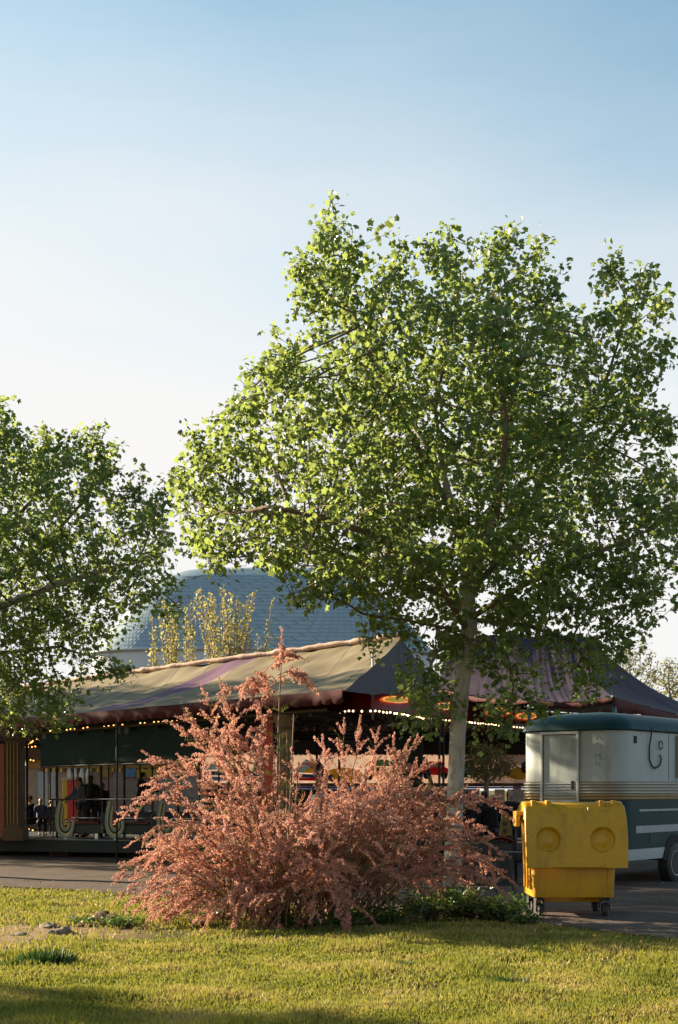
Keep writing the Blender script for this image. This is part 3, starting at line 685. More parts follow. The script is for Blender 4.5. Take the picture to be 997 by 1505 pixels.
# ---------------------------------------------------------------- yellow bin
def bin_():
    Y = 16.75; x0 = XX(782, Y); x1 = XX(906, Y); xc = (x0 + x1) / 2
    root = empty('wheeled_bin', (xc, Y, 0), 0, 'large yellow wheeled recycling bin with two round portholes in its lid', 'bin')
    yel = mat('yellow_plastic', (0.50, 0.265, 0.004), rough=.42, var=.08, scale=3, bump=.12, bscale=60, spec=.45, dirt=((0.17, .085, .015), 5., .75, .35))
    blk = mat('black_rubber', (0.02, .02, .02), rough=.6, var=.3); stl = mat('bin_steel', (0.25, .25, .25), rough=.4, metal=.8)
    w_ = (x1 - x0) / 2; D = 0.92
    # body: tapered tub with ribs
    b = MB()
    def ring(z, hw, y0, y1, c=.07, n=5):
        pts = []
        for (sx, yy, a0) in ((1, y0, -90), (1, y1, 0), (-1, y1, 90), (-1, y0, 180)):
            cx_ = sx * (hw - c); cy_ = yy + (c if yy == y0 else -c)
            for i in range(n + 1):
                a = R(a0 + 90 * i / n); pts.append(Vector((cx_ + c * math.cos(a), cy_ + c * math.sin(a), z)))
        return pts
    b.loft([ring(.20, w_*.70, .14, D-.16, .05), ring(.262, w_*.80, .06, D-.08, .06), ring(.268, w_*.965, .01, D-.03, .06), ring(.33, w_*.97, 0, D-.02), ring(.7, w_*1.0, -.0, D), ring(1.17, w_*1.03, .06, D+.03), ring(1.18, w_*1.08, .09, D+.06, .09), ring(1.235, w_*1.08, .09, D+.06, .09), ring(1.24, w_*1.0, .12, D, .07)], cap1=True)
    b.build('body', yel, root, smooth='auto', bevel=.006)
    # vertical stiffening ribs on the body front and side
    for x in (-.42, .42):
        r_ = MB(); r_.box((x-.012, -.012, .34), (x+.012, .01, .66)); r_.build('rib', yel, root, bevel=.004)
    for yy in (.12, .36, .6):
        r_ = MB(); r_.box((-w_*1.035, yy-.02, .36), (-w_*.95, yy+.02, 1.15)); r_.build('rib', yel, root, bevel=.006)
    # lid: front flap leaning back and rolling over to the rear
    lx0 = XX(773, Y) - xc; lx1 = XX(920, Y) - xc; lc = (lx0 + lx1) / 2; lw = (lx1 - lx0) / 2
    prof = [(-.125, .635), (-.115, .66), (-.10, .80), (-.08, .95), (-.045, 1.10), (.0, 1.24), (.04, 1.31), (.09, 1.375), (.16, 1.42), (.26, 1.445), (.42, 1.44), (.60, 1.40), (.80, 1.33), (.96, 1.26)]
    l = MB(); n = len(prof)
    outp = [(y, z) for y, z in prof]; inn = [(y + .02, z - .02) for y, z in prof]
    def hw(i): return lw * (1.0 if z_bulge(i) is None else 1) 
    def z_bulge(i): return None
    NX_ = 36; holes_ = [(-.345, .985), (.325, .985)]
    def surf(y, z, x):
        # portholes pressed inwards like shallow domes
        d = 0
        for hx, hz in holes_:
            q = math.hypot(x - lc - hx, (z - hz)) / .152
            if z < 1.3 and y < .2 and q < 1: d = max(d, .085 * (1 - q ** 10) * (1 - .6 * (1 - q * q)))
        if abs(x - lc) < .33 and z > .74: d += .008            # sunk centre panel
        if z > 1.30 and -.30 < x - lc < .40 and y < .3: d += .010
        return d
    fine = []
    for (ya, za), (yb, zb) in zip(prof, prof[1:]):
        k = max(1, int(math.hypot(yb - ya, zb - za) / .013)); fine += [(ya + (yb - ya) * i / k, za + (zb - za) * i / k) for i in range(k)]
    fine.append(prof[-1]); nf = len(fine); NX_ = 110
    vs = []; fs = []
    for i, (y, z) in enumerate(fine):
        nz_ = (fine[min(i+1, nf-1)][0] - fine[max(i-1, 0)][0], fine[min(i+1, nf-1)][1] - fine[max(i-1, 0)][1]); m_ = math.hypot(*nz_); ny, nzz = nz_[1] / m_, -nz_[0] / m_   # inward
        for j in range(NX_ + 1):
            u = -1 + 2 * j / NX_; bul = 1.0 + .02 * math.sin(min(1, max(0, (z - .63) / .8)) * math.pi) ; x = lc + u * lw * bul * (.985 if z > 1.40 else 1)
            d = surf(y, z, x) + .012 * max(0, abs(u) - .97) / .03
            vs.append((x, y + ny * d, z + nzz * d))
    for i in range(nf - 1):
        for j in range(NX_): fs.append((i*(NX_+1)+j, i*(NX_+1)+j+1, (i+1)*(NX_+1)+j+1, (i+1)*(NX_+1)+j))
    l.add(vs, fs)
    lo = l.build('lid', yel, root, smooth='auto'); so = lo.modifiers.new('thick', 'SOLIDIFY'); so.thickness = .014; so.offset = 0
    # side cheeks of the lid
    for sx in (-1, 1):
        c = MB(); x = lc + sx * (lw - .006); out_ = [(x, y, z) for y, z in prof] + [(x, .96, 1.22), (x, .10, 1.22), (x, .02, 1.1), (x, -.06, .80), (x, -.09, .66)]
        c.extrude(out_, (-sx * .012, 0, 0)); c.build('lid_cheek', yel, lo)
    for hx, hz in holes_:   # raised rim round each porthole
        c = MB(); ringp = []
        for k in range(33):
            a = 2 * math.pi * k / 32; z = hz + .158 * math.sin(a); y = np.interp(z, [p[1] for p in prof[:9]], [p[0] for p in prof[:9]]); ringp.append((lc + hx + .158 * math.cos(a), y - .002, z))
        c.tube(ringp, .004, n=6, cap=False); c.build('porthole', yel, lo, smooth=True)
    for hx in (-.50, -.32, .34, .50):   # hinge lugs along the crest
        c = MB(); c.box((lc + hx - .03, .10, 1.36), (lc + hx + .03, .24, 1.462)); c.build('hinge', yel, lo, bevel=.012)
    c = MB(); c.box((lc - .30, -.150, .645), (lc + .30, -.118, .665)); c.build('lid_lip', yel, lo, bevel=.006)
    # seams
    for hx in (-.49, -.195, .165, .545):
        c = MB(); c.tube([(lc + hx, y - .003 + (.008 if abs(hx) < .33 else 0), z) for y, z in prof[1:8]], .006, n=6); c.build('seam', yel, lo)
    # lifting arms at the sides
    for sx in (-1, 1):
        h_ = MB(); xs_ = sx * w_ * 1.05; xe = xs_ + sx * .13
        h_.box((min(xs_, xe), .30, 1.27), (max(xs_, xe), .62, 1.325)); h_.box((min(xe, xe - sx * .05), .32, 1.13), (max(xe, xe - sx * .05), .60, 1.275)); h_.tube([(xs_, .45, 1.2), (xe + sx * .02, .45, 1.2)], .03, n=10)
        h_.build('lifting_arm', yel, root, bevel=.01)
    for (x, y) in ((-w_*.80, .12), (w_*.80, .12), (-w_*.80, D - .16), (w_*.80, D - .16)):
        wh = MB(); ax = .2 if x < 0 else -.35
        M_ = Matrix.Translation((x, y, .098)) @ Matrix.Rotation(ax, 4, 'Z') @ Matrix.Rotation(R(90), 4, 'Y')
        wh.lathe([(.0, -.034), (.075, -.034), (.096, -.028), (.100, -.012), (.100, .012), (.096, .028), (.075, .034), (0, .034)], M_, 24); wo = wh.build('wheel', blk, root, smooth='auto')
        hb = MB(); hb.lathe([(0, -.04), (.045, -.04), (.05, -.03), (.05, .03), (.045, .04), (0, .04)], M_, 16); hb.build('hub', stl, wo, smooth='auto')
        fk = MB(); M2 = Matrix.Translation((x, y, 0)) @ Matrix.Rotation(ax, 4, 'Z')
        for s in (-1, 1): fk.box((s*.050-.005, -.045, .08), (s*.050+.005, .045, .23), 0, M2)
        fk.box((-.05, -.05, .222), (.05, .05, .262), 0, M2); fk.build('caster_fork', blk, wo, bevel=.003)
bin_()

# ---------------------------------------------------------------- caravan
def caravan():
    Yc = 21.8; corner = Vector((XX(914, Yc), Yc, 0)); far = Vector((XX(762, 23.0), 23.0, 0))
    dr = (far - corner); wdt = dr.length; dr.normalize(); ds = Vector((-dr.y, dr.x, 0)); ds = ds if ds.y > 0 else -ds      # along the rear face, along the side
    LN = 6.2
    root = empty('caravan', corner + ds * LN / 2 + dr * wdt / 2, 0, 'old teal and white caravan parked behind the yellow bin', 'caravan')
    o0 = corner
    root.matrix_basis = Matrix.Translation(root.location)
    M = Matrix(((dr.x, ds.x, 0, o0.x), (dr.y, ds.y, 0, o0.y), (0, 0, 1, 0), (0, 0, 0, 1)))   # local: x along the rear face (away from corner), y along the side
    def lo(v): return M @ Vector(v)
    white = mat('caravan_white', (0.39, .43, .42), rough=.5, var=.07, scale=1.5, bump=.05, bscale=12, spec=.25, dirt=((.14, .135, .11), 3.2, .75, .18))
    teal = mat('caravan_teal', (0.008, .042, .047), rough=.5, var=.15, scale=2, spec=.2, dirt=((.025, .05, .05), 3., .5, .4))
    alu = mat('ribbed_aluminium', (0.36, .37, .36), rough=.4, metal=.6, var=.1); gold = mat('brass_trim', (0.27, .19, .09), rough=.4, metal=.5, var=.15)
    dark = mat('underside_black', (.02, .02, .02), rough=.8); glass = mat('dark_glass', (.05, .06, .07), rough=.08, spec=.8, coat=.5)
    rub = mat('black_rubber', (.02, .02, .02)); fr = mat('window_frame_metal', (.30, .24, .16), rough=.5, metal=.3)
    def ring(z, ins=0.0, c=.34, n=7):
        pts = []; x0, x1, y0, y1 = ins, wdt - ins, ins, LN - ins; c = max(.05, c - ins * .3)
        for (xx, yy, a0) in ((x1, y0, -90), (x1, y1, 0), (x0, y1, 90), (x0, y0, 180)):
            cx_ = xx - c if xx == x1 else xx + c; cy_ = yy + c if yy == y0 else yy - c
            for i in range(n + 1):
                a = R(a0 + 90 * i / n); pts.append(lo((cx_ + c * math.cos(a), cy_ + c * math.sin(a), z)))
        return pts
    # wheel arch is cut as a separate dark recess set in the skirt
    b = MB(); b.loft([ring(.62), ring(1.42)], cap0=True, cap1=False); bo = b.build('lower_body', teal, root, smooth='auto', world=True)
    b = MB(); b.loft([ring(1.42, .0), ring(1.425, -.008), ring(1.72, -.008), ring(1.725, 0), ring(1.728, 0)], cap0=False, cap1=False); b.build('trim_band', gold, root, smooth='auto', world=True)
    for k, z in enumerate((1.445, 1.495, 1.545, 1.595, 1.645, 1.69)):
        t = MB(); t.loft([ring(z - .017, -.01), ring(z - .008, -.03), ring(z + .008, -.03), ring(z + .017, -.01)], cap0=False, cap1=False); t.build('trim_rib', alu if k not in (0, 1) else gold, root, smooth=True, world=True)
    b = MB(); b.loft([ring(1.725), ring(2.565)], cap0=False, cap1=False); b.build('upper_body', white, root, smooth='auto', world=True)
    b = MB(); b.loft([ring(2.555, -.03), ring(2.575, -.045), ring(2.66, -.02), ring(2.74, .06), ring(2.81, .2), ring(2.865, .42), ring(2.89, .7)], cap0=True, cap1=True); b.build('roof', teal, root, smooth='auto', world=True)
    # skirt with white stripe, wheel arch
    wy = 1.95
    b = MB(); b.loft([ring(.44, .012), ring(.60, -.004), ring(.62, 0)], cap0=False, cap1=False)
    b.build('skirt', white, root, smooth='auto', world=True)
    for yy in (wy, wy + 1.1):
        a = MB(); arc = [lo((-.015, yy + .43 * math.cos(R(t)), .40 + .43 * math.sin(R(t)))) for t in range(0, 181, 12)]; a.extrude(arc, lo((.30, 0, 0)) - lo((0, 0, 0))); ao = a.build('wheel_arch', dark, root, world=True)
        q = MB(); q.tube([lo((-.02, yy + .43 * math.cos(R(t)), .40 + .43 * math.sin(R(t)))) for t in range(0, 181, 12)], .018, n=6); q.build('arch_rim', alu, ao, smooth=True, world=False) if False else None
        Mw = M @ Matrix.Translation((.06, yy, .34)) @ Matrix.Rotation(R(90), 4, 'Y')
        t = MB(); t.lathe([(.19, -.10), (.30, -.105), (.335, -.085), (.34, -.05), (.34, .05), (.335, .085), (.30, .1), (.19, .1)], Mw, 32); to = t.build('wheel', rub, root, smooth='auto', world=True)
        r_ = MB(); r_.lathe([(0, -.04), (.06, -.055), (.09, -.04), (.15, -.05), (.185, -.085), (.20, -.104), (.215, -.106), (.22, -.10), (.2, .09), (0, .09)], Mw, 28)
        rm = mat('wheel_rim_grey', (.28, .30, .32), rough=.4, metal=.5, var=.2); ro = r_.build('rim', rm, to, smooth='auto'); ro.data.transform(Matrix.Translation(-root.location))
    # door in the rear face
    d = MB(); dx0, dx1 = wdt - .62 - .36, wdt - .36
    dx0, dx1 = 0.80, 1.42
    d.box((dx0, -.02, 1.05), (dx1, .01, 2.50)); do = MB()
    for v in range(len(d.v)): pass
    d.v = [tuple(lo(v)) for v in d.v]; dob = d.build('door', white, root, bevel=.008, world=True)
    for (xa, xb, za, zb) in ((dx0 - .05, dx0 - .005, 1.0, 2.54), (dx1 + .005, dx1 + .05, 1.0, 2.54), (dx0 - .05, dx1 + .05, 2.505, 2.55)):
        f = MB(); f.box((xa, -.045, za), (xb, .01, zb)); f.v = [tuple(lo(v)) for v in f.v]; o = f.build('door_frame', alu, dob, bevel=.006); o.data.transform(Matrix.Translation(-root.location))
    f = MB(); f.box((dx0 + .05, -.04, 1.60), (dx0 + .10, -.018, 1.74)); f.v = [tuple(lo(v)) for v in f.v]; o = f.build('handle', dark, dob, bevel=.005); o.data.transform(Matrix.Translation(-root.location))
    def face(name, xa, ya, za, xb, yb, zb, m, parent=root, bev=.004):
        f = MB(); f.box((xa, ya, za), (xb, yb, zb)); f.v = [tuple(lo(v)) for v in f.v]; o = f.build(name, m, parent, bevel=bev)
        o.data.transform(Matrix.Translation(-root.location)); return o
    # side: window, stripes, vent, seam, dangling cable
    face('vent', -.012, .42, 2.35, .02, .52, 2.47, dark)
    face('panel_seam', -.006, 1.72, 1.76, .01, 1.73, 2.54, dark)
    wo = face('window', -.02, 2.05, 1.86, .01, 3.0, 2.46, glass)
    for (ya, yb, za, zb) in ((2.0, 3.05, 2.45, 2.52), (2.0, 3.05, 1.80, 1.87), (2.0, 2.07, 1.871, 2.449), (2.98, 3.05, 1.871, 2.449)):
        face('window_frame', -.045, ya, za, -.001, yb, zb, fr, wo)
    cw = mat('curtain_white', (.6, .58, .52), rough=.8); face('curtain', -.024, 2.12, 1.98, -.021, 2.5, 2.42, cw, wo)
    face('stripe', -.008, .62, 1.235, .01, 5.6, 1.27, white); face('stripe', -.008, .50, .88, .01, 5.6, 1.0, mat('grey_stripe', (.34, .35, .36), rough=.5))
    face('hatch', -.006, 1.0, .70, .01, 1.5, .86, teal)
    c = MB(); pts = [(-.03, 1.0, 2.62), (-.05, .96, 2.50), (-.03, .93, 2.3), (-.02, .95, 2.1), (-.03, 1.02, 1.99), (-.03, 1.16, 1.95), (-.03, 1.32, 2.0), (-.03, 1.38, 2.1), (-.03, 1.32, 2.18)]
    c.tube([lo(p) for p in pts], .013, n=6); c.build('cable', dark, root, smooth=True, world=True)
    c = MB(); c.tube([lo((-.03, 1.36 + .07 * math.cos(a * .5), 2.34 + .07 * math.sin(a * .5))) for a in range(13)], .009, n=5); c.build('cable_hook', dark, root, smooth=True, world=True)
    # rust and lettering ghost on the rear corner
    sm = mat('faded_grey_mark', (.30, .31, .30), rough=.6)
    for i, (z, s) in enumerate(((2.42, .05), (2.30, .06), (2.12, .055), (1.99, .05))):
        c = MB(); c.tube([lo((.44 + s * math.cos(a * .6) * (.6 + .1 * a), -.008, z + s * math.sin(a * .6))) for a in range(7)], .005, n=4); c.build('faded_mark', sm, root, world=True)
    for x in (.4, 1.5): pass
    f = MB(); f.tube([lo((.9, .5, .05)), lo((.9, .5, .62))], .04, n=8); f.build('jack_leg', dark, root, world=True)
caravan()

# ---------------------------------------------------------------- fairground ride: shared materials
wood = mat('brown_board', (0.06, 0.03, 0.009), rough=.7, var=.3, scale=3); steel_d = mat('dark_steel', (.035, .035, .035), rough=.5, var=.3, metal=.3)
red = mat('red_paint', (.26, .02, .015), rough=.45, var=.15); redc = mat('red_column_paint', (.52, .06, .03), rough=.5, var=.2, dirt=((.15, .05, .03), 3., .5))
goldp = mat('gold_paint', (.26, .15, .03), rough=.5, var=.2, scale=10); yelp = mat('yellow_paint', (.65, .45, .05), rough=.45, var=.1)
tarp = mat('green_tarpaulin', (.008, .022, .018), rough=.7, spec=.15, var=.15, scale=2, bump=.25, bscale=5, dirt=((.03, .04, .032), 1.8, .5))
valm = mat('maroon_canvas', (.075, .012, .013), rough=.85, var=.2, bump=.3, bscale=8)
lamp = mat('warm_bulb', (1, .75, .4), rough=.4, emit=((1, .66, .36), 1.3)); amber = mat('amber_bulb', (1, .55, .15), rough=.4, emit=((1, .42, .10), 1.0))
def canvas():
    m = bpy.data.materials.new('tan_canvas'); m.use_nodes = True; n = m.node_tree; b = n.nodes['Principled BSDF']; b.inputs['Roughness'].default_value = .75; b.inputs['Specular IOR Level'].default_value = .25
    u = n.nodes.new('ShaderNodeUVMap'); s = n.nodes.new('ShaderNodeSeparateXYZ'); n.links.new(u.outputs[0], s.inputs[0])
    a = n.nodes.new('ShaderNodeMath'); a.operation = 'MULTIPLY_ADD'; a.inputs[1].default_value = -.19; n.links.new(s.outputs['Y'], a.inputs[0]); n.links.new(s.outputs['X'], a.inputs[2])   # u - .19 v
    q = n.nodes.new('ShaderNodeTexCoord'); no = n.nodes.new('ShaderNodeTexNoise'); no.inputs['Scale'].default_value = 1.3; no.inputs['Detail'].default_value = 7; n.links.new(q.outputs['Object'], no.inputs[0])
    f = n.nodes.new('ShaderNodeMath'); f.operation = 'MULTIPLY_ADD'; f.inputs[1].default_value = .012; n.links.new(no.outputs['Fac'], f.inputs[0]); n.links.new(a.outputs[0], f.inputs[2])
    c = n.nodes.new('ShaderNodeMath'); c.operation = 'COMPARE'; c.inputs[1].default_value = .512; c.inputs[2].default_value = .035; n.links.new(f.outputs[0], c.inputs[0])
    r = n.nodes.new('ShaderNodeValToRGB'); r.color_ramp.elements[0].position = .3; r.color_ramp.elements[1].position = .7; r.color_ramp.elements[0].color = (.15, .115, .065, 1); r.color_ramp.elements[1].color = (.235, .185, .11, 1); n.links.new(no.outputs['Fac'], r.inputs[0])
    m2 = n.nodes.new('ShaderNodeMix'); m2.data_type = 'RGBA'; m2.inputs['B'].default_value = (.125, .06, .105, 1); n.links.new(c.outputs[0], m2.inputs['Factor']); n.links.new(r.outputs[0], m2.inputs['A'])
    # seams across the cloth
    w_ = n.nodes.new('ShaderNodeMath'); w_.operation = 'PINGPONG'; w_.inputs[1].default_value = .035; n.links.new(s.outputs['X'], w_.inputs[0])
    g = n.nodes.new('ShaderNodeMath'); g.operation = 'LESS_THAN'; g.inputs[1].default_value = .0012; n.links.new(w_.outputs[0], g.inputs[0])
    m3 = n.nodes.new('ShaderNodeMix'); m3.data_type = 'RGBA'; m3.inputs['B'].default_value = (.10, .08, .05, 1); n.links.new(g.outputs[0], m3.inputs['Factor']); n.links.new(m2.outputs['Result'], m3.inputs['A'])
    n.links.new(m3.outputs['Result'], b.inputs['Base Color'])
    return m
def uv_grid(o, nu, nv):
    me = o.data; uv = me.uv_layers.new(name='UVMap')
    for p in me.polygons:
        for li in p.loop_indices:
            vi = me.loops[li].vertex_index
            if vi < (nu + 1) * (nv + 1): uv.data[li].uv = ((vi % (nu + 1)) / nu, (vi // (nu + 1)) / nv)

# eave and ridge of the tan canopy
EA = P(0, 1060, 31.0); EB = P(505, 1015, 25.0); RA = P(117, 1000, 35.0); RB = P(590, 938, 29.5)
ud = (EB - EA); udn = ud.normalized()
EL = EA - udn * 3.6; RL = RA - udn * 4.9 + Vector((0, 0, -.1))
def eave(px, back=0.0):
    """point of the eave line in photo column px, moved back by back metres"""
    k = (px - CX) / F; t = (k * (EA.y + back) - EA.x) / (ud.x - k * ud.y); p = EA + ud * t; return Vector((p.x, p.y + back, p.z))
ride = empty('covered_fairground_ride', (XX(230, 33), 33, 0), 0, 'covered fairground ride under a tan canvas roof with maroon scalloped edge', 'fairground ride')
def rp(mb, name, m, parent=ride, **k):
    """build at world place under the ride"""
    o = mb.build(name, m, None, **k); o.data.transform(Matrix.Translation(-ride.location)); o.parent = parent
    return o
def rbox(name, m, a, b, parent=ride, **k):
    mb = MB(); mb.box(a, b); return rp(mb, name, m, parent, **k)
cm = canvas()
mb = MB()
def cf(u, v):
    a = EL.lerp(EB, u); b = RL.lerp(RB, u); p = a.lerp(b, v)
    sag = .24 * 4 * v * (1 - v) * .6
    wv = (.022 * math.sin(u * 52 + v * 3.0) + .02 * math.sin(u * 23 - v * 4)) * math.sin(v * math.pi * .9 + .25)
    wv += .06 * noise.noise((u * 14 - v * 3, v * 2.5, 0)) + .03 * noise.noise((u * 40 - v * 8, v * 5, 3))
    return p + Vector((0, 0, -sag + wv))
NU, NV = 220, 30
mb.grid(cf, NU, NV); ca = rp(mb, 'canopy', cm, smooth=True); uv_grid(ca, NU, NV)
mb = MB()
back = Vector((.4, 3.6, -1.2)); mb.grid(lambda u, v: RL.lerp(RB, u) + back * v + Vector((0, 0, -.02 * v)), 40, 4); rp(mb, 'rear_canopy', mat('grey_purple_canvas', (.10, .07, .08), rough=.7, var=.2, bump=.3, bscale=5), smooth=True)
# rolled cloth along the ridge
mb = MB(); pts = []; rr = []
for i in range(121):
    t = i / 120; p = RL.lerp(RB, t); pts.append(p + Vector((0, 0, .06 + .03 * noise.noise((t * 30, 1, 0))))); rr.append(.06 + .035 * noise.noise((t * 45, 0, 0)) + .025 * noise.noise((t * 130, 0, 5)))
mb.tube(pts, rr, n=10); rp(mb, 'ridge_roll', mat('pink_canvas_roll', (.50, .33, .25), rough=.8, var=.2, scale=4, bump=.5, bscale=12), smooth=True)
# slack purple gable on the right hand end
gp = mat('grey_purple_canvas', (.17, .12, .16)); G = P(640, 1002, 30.0)
mb = MB()
def gf(u, v):
    bot = EB.lerp(G, u); p = bot.lerp(RB, v); return p + Vector((0, 0, -.16 * math.sin(u * math.pi) * (1 - v) + .04 * noise.noise((u * 9, v * 6, 2)) - .05 * math.sin(v * math.pi)))
mb.grid(gf, 30, 16); rp(mb, 'gable_cloth', mat('faded_purple_canvas', (.07, .052, .058), rough=.75, var=.15, bump=.3, bscale=7), smooth=True)
# valance, scalloped below
mb = MB(); n = 520; vs = []; fs = []
for i in range(n + 1):
    t = i / n; p = EL.lerp(EB, t); s = t * (EB - EL).length
    dep = .21 + .035 * abs(math.sin(s * math.pi / .24)) ; wv = .02 * math.sin(s * 5.1) + .01 * math.sin(s * 13)
    vs += [tuple(p + Vector((0, -.01, .02))), tuple(p + Vector((wv * .5, -.02 + wv, -dep * .5))), tuple(p + Vector((0, -.015 + wv * 1.4, -dep)))]
for i in range(n):
    for j in range(2): fs.append((i*3+j, i*3+j+1, (i+1)*3+j+1, (i+1)*3+j))
mb.add(vs, fs); va = rp(mb, 'valance', valm, smooth=True); va.modifiers.new('thick', 'SOLIDIFY').thickness = .008
# eave beam, front posts
bm_ = MB()
for off, z in ((.12, -.05),): bm_.tube([EL + Vector((0, off, z)), EB + Vector((-.1, off, z))], .03, n=6)
rp(bm_, 'eave_beam', steel_d)
k = 0
for i in range(28):
    p = EL.lerp(EB, (i + .5) / 28)
mb = MB(); prev = None
for i in range(57):
    p = EL.lerp(EB, i / 56) + Vector((0, .12, -.05 if i % 2 else -.19))
    if prev is not None: mb.tube([prev, p], .012, n=4)
    prev = p
rp(mb, 'eave_lattice', steel_d)
# green roller tarpaulin hung behind the valance
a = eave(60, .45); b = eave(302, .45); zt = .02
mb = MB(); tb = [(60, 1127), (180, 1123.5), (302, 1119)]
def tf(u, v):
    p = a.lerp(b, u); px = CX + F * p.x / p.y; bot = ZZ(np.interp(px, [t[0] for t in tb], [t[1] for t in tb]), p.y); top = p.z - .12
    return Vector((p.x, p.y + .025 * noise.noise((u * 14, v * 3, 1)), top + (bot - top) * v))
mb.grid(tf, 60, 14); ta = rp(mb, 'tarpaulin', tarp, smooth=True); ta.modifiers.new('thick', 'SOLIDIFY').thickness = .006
mb = MB(); mb.tube([tf(0, 1), tf(1, 1)], .022, n=8); rp(mb, 'tarpaulin_bar', steel_d, ta)
pm = mat('grey_patch', (.13, .15, .12), rough=.7)
for px in (176, 187):
    p = eave(px, .43); rbox('patch', pm, (p.x - .055, p.y - .012, ZZ(1079, p.y)), (p.x + .055, p.y - .004, ZZ(1069, p.y)), ta)
p = eave(66, .43); rbox('patch', pm, (p.x - .06, p.y - .012, ZZ(1086, p.y)), (p.x + .06, p.y - .004, ZZ(1075, p.y)), ta)
# deck
DK = .43
def deckY(x): return 32.0 - .30 * (x + 8.0)
deckm = mat('tread_plate', (.04, .046, .042), rough=.6, metal=.1, var=.2, scale=20, bump=.6, bscale=70)
x0, x1 = -13.0, -.9
mb = MB(); n = 60
def dk(x, dy, z): return (x, deckY(x) + dy, z)
mb.add([dk(x0, 0, DK), dk(x1, 0, DK), dk(x1, 5.5, DK), dk(x0, 5.5, DK), dk(x0, 0, DK-.07), dk(x1, 0, DK-.07), dk(x1, 5.5, DK-.07), dk(x0, 5.5, DK-.07)], [(0,1,2,3),(7,6,5,4),(0,4,5,1),(1,5,6,2),(2,6,7,3),(3,7,4,0)])
de = rp(mb, 'deck', deckm)
mb = MB(); x = x0
while x < x1:      # ribbed fascia of the deck edge
    mb.add([dk(x, -.02, DK-.012), dk(x+.028, -.02, DK-.012), dk(x+.028, -.02, DK-.27), dk(x, -.02, DK-.27)], [(0, 1, 2, 3)]); x += .05
mb.add([dk(x0, -.008, DK-.01), dk(x1, -.008, DK-.01), dk(x1, -.008, DK-.28), dk(x0, -.008, DK-.28)], [(0, 1, 2, 3)])
rp(mb, 'deck_fascia', deckm, de)
mb = MB(); mb.tube([dk(x0, -.03, DK), dk(x1, -.03, DK)], .018, n=6); rp(mb, 'deck_edge_rail', mat('worn_steel', (.3, .3, .28), rough=.4, metal=.7), de)
for px in (-60, 85, 200, 320):
    Y_ = 32.4 - .3 * (XX(px, 32) + 8); X_ = XX(px, Y_); rbox('support_block', wood, (X_ - .22, Y_ + .1, 0), (X_ + .22, Y_ + .5, DK - .08))
# poles of the ride
for i, px in enumerate((40, 65, 74, 84, 108, 131, 149, 160, 172, 183, 206, 224, 262, 293, 322, 337)):
    Y_ = 33.0 + (i * 37 % 11) * .28 - .3 * (XX(px, 32) + 8) * .8; X_ = XX(px, Y_); mb = MB(); mb.tube([(X_, Y_, DK), (X_, Y_, 3.1)], .02 if i % 3 else .03, n=8); rp(mb, 'pole', steel_d, smooth=True)
p = eave(172, .1); mb = MB(); mb.tube([(p.x, p.y, 0), (p.x, p.y, p.z)], .022, n=8); rp(mb, 'pole', steel_d, smooth=True)
# ceiling under the canopy, brown boards with ribs
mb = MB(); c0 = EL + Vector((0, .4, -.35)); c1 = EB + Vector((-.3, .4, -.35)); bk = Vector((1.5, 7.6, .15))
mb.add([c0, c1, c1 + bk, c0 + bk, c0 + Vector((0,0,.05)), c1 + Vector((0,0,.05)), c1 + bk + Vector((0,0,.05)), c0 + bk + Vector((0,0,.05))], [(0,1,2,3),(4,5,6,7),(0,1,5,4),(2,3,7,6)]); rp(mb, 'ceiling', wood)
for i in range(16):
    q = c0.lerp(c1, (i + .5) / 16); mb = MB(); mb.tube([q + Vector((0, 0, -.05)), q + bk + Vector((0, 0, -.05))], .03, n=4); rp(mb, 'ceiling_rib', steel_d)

def bulb_obj(r_=.022, n=8):
    mb = MB(); mb.lathe([(0, -r_), (r_ * .7, -r_ * .7), (r_, 0), (r_ * .7, r_ * .7), (0, r_)], None, n); me = mb.build('bulb', lamp, None, smooth=True); d = me.data; bpy.data.objects.remove(me); return d
bulb_w = bulb_obj(.023); bulb_a = bulb_obj(.019); bulb_a.materials.clear(); bulb_a.materials.append(amber)
def string(label, pts, data, step, keep=1.0, group='strings of small lamps on the rides'):
    o = empty('light_string', pts[0], 0, label, 'string lights', group); k = 0
    cab = MB(); cab.tube([Vector(p) - Vector(pts[0]) + Vector((0, 0, .03)) for p in pts], .006, n=3); cab.build('cable', steel_d, o)
    for a, b in zip(pts, pts[1:]):
        a = Vector(a); b = Vector(b); m = max(1, round((b - a).length / step))
        for i in range(m):
            if k >= 95: break
            if random.random() > keep: continue
            q = bpy.data.objects.new('bulb', data); COL.objects.link(q); q.parent = o; q.location = a.lerp(b, (i + random.uniform(-.12, .12)) / m) - Vector(pts[0]) + Vector((0, 0, random.uniform(-.01, .01))); k += 1
    return o
string('amber lamps under the scalloped edge above the green tarpaulin', [tuple(eave(px, .3) + Vector((0, 0, -.29))) for px in (62, 110, 160, 200, 260, 330)], bulb_a, .13, .7)
string('amber lamps round the dark opening at the far left of the ride', [tuple(P(20, 1074, 31.8)), tuple(P(58, 1083, 32)), tuple(P(36, 1098, 33.4)), tuple(P(58, 1097, 33.8))], bulb_a, .13, .7)
string('short amber lamp row in the dark left of the tarpaulin', [tuple(P(40, 1116, 34)), tuple(P(54, 1119, 34))], bulb_a, .09)
string('amber lamps along the foot of the cars at the far left', [tuple(P(29, 1216, 32.8)), tuple(P(55, 1222, 32.7))], bulb_a, .12)
string('amber lamps at deck level between the first two curled panels', [tuple(P(104, 1219, 33)), tuple(P(126, 1221.5, 33))], bulb_a, .12)
string('amber lamps at deck level beside the second curled panel', [tuple(P(178, 1221, 32.6)), tuple(P(200, 1223, 32.6))], bulb_a, .12)

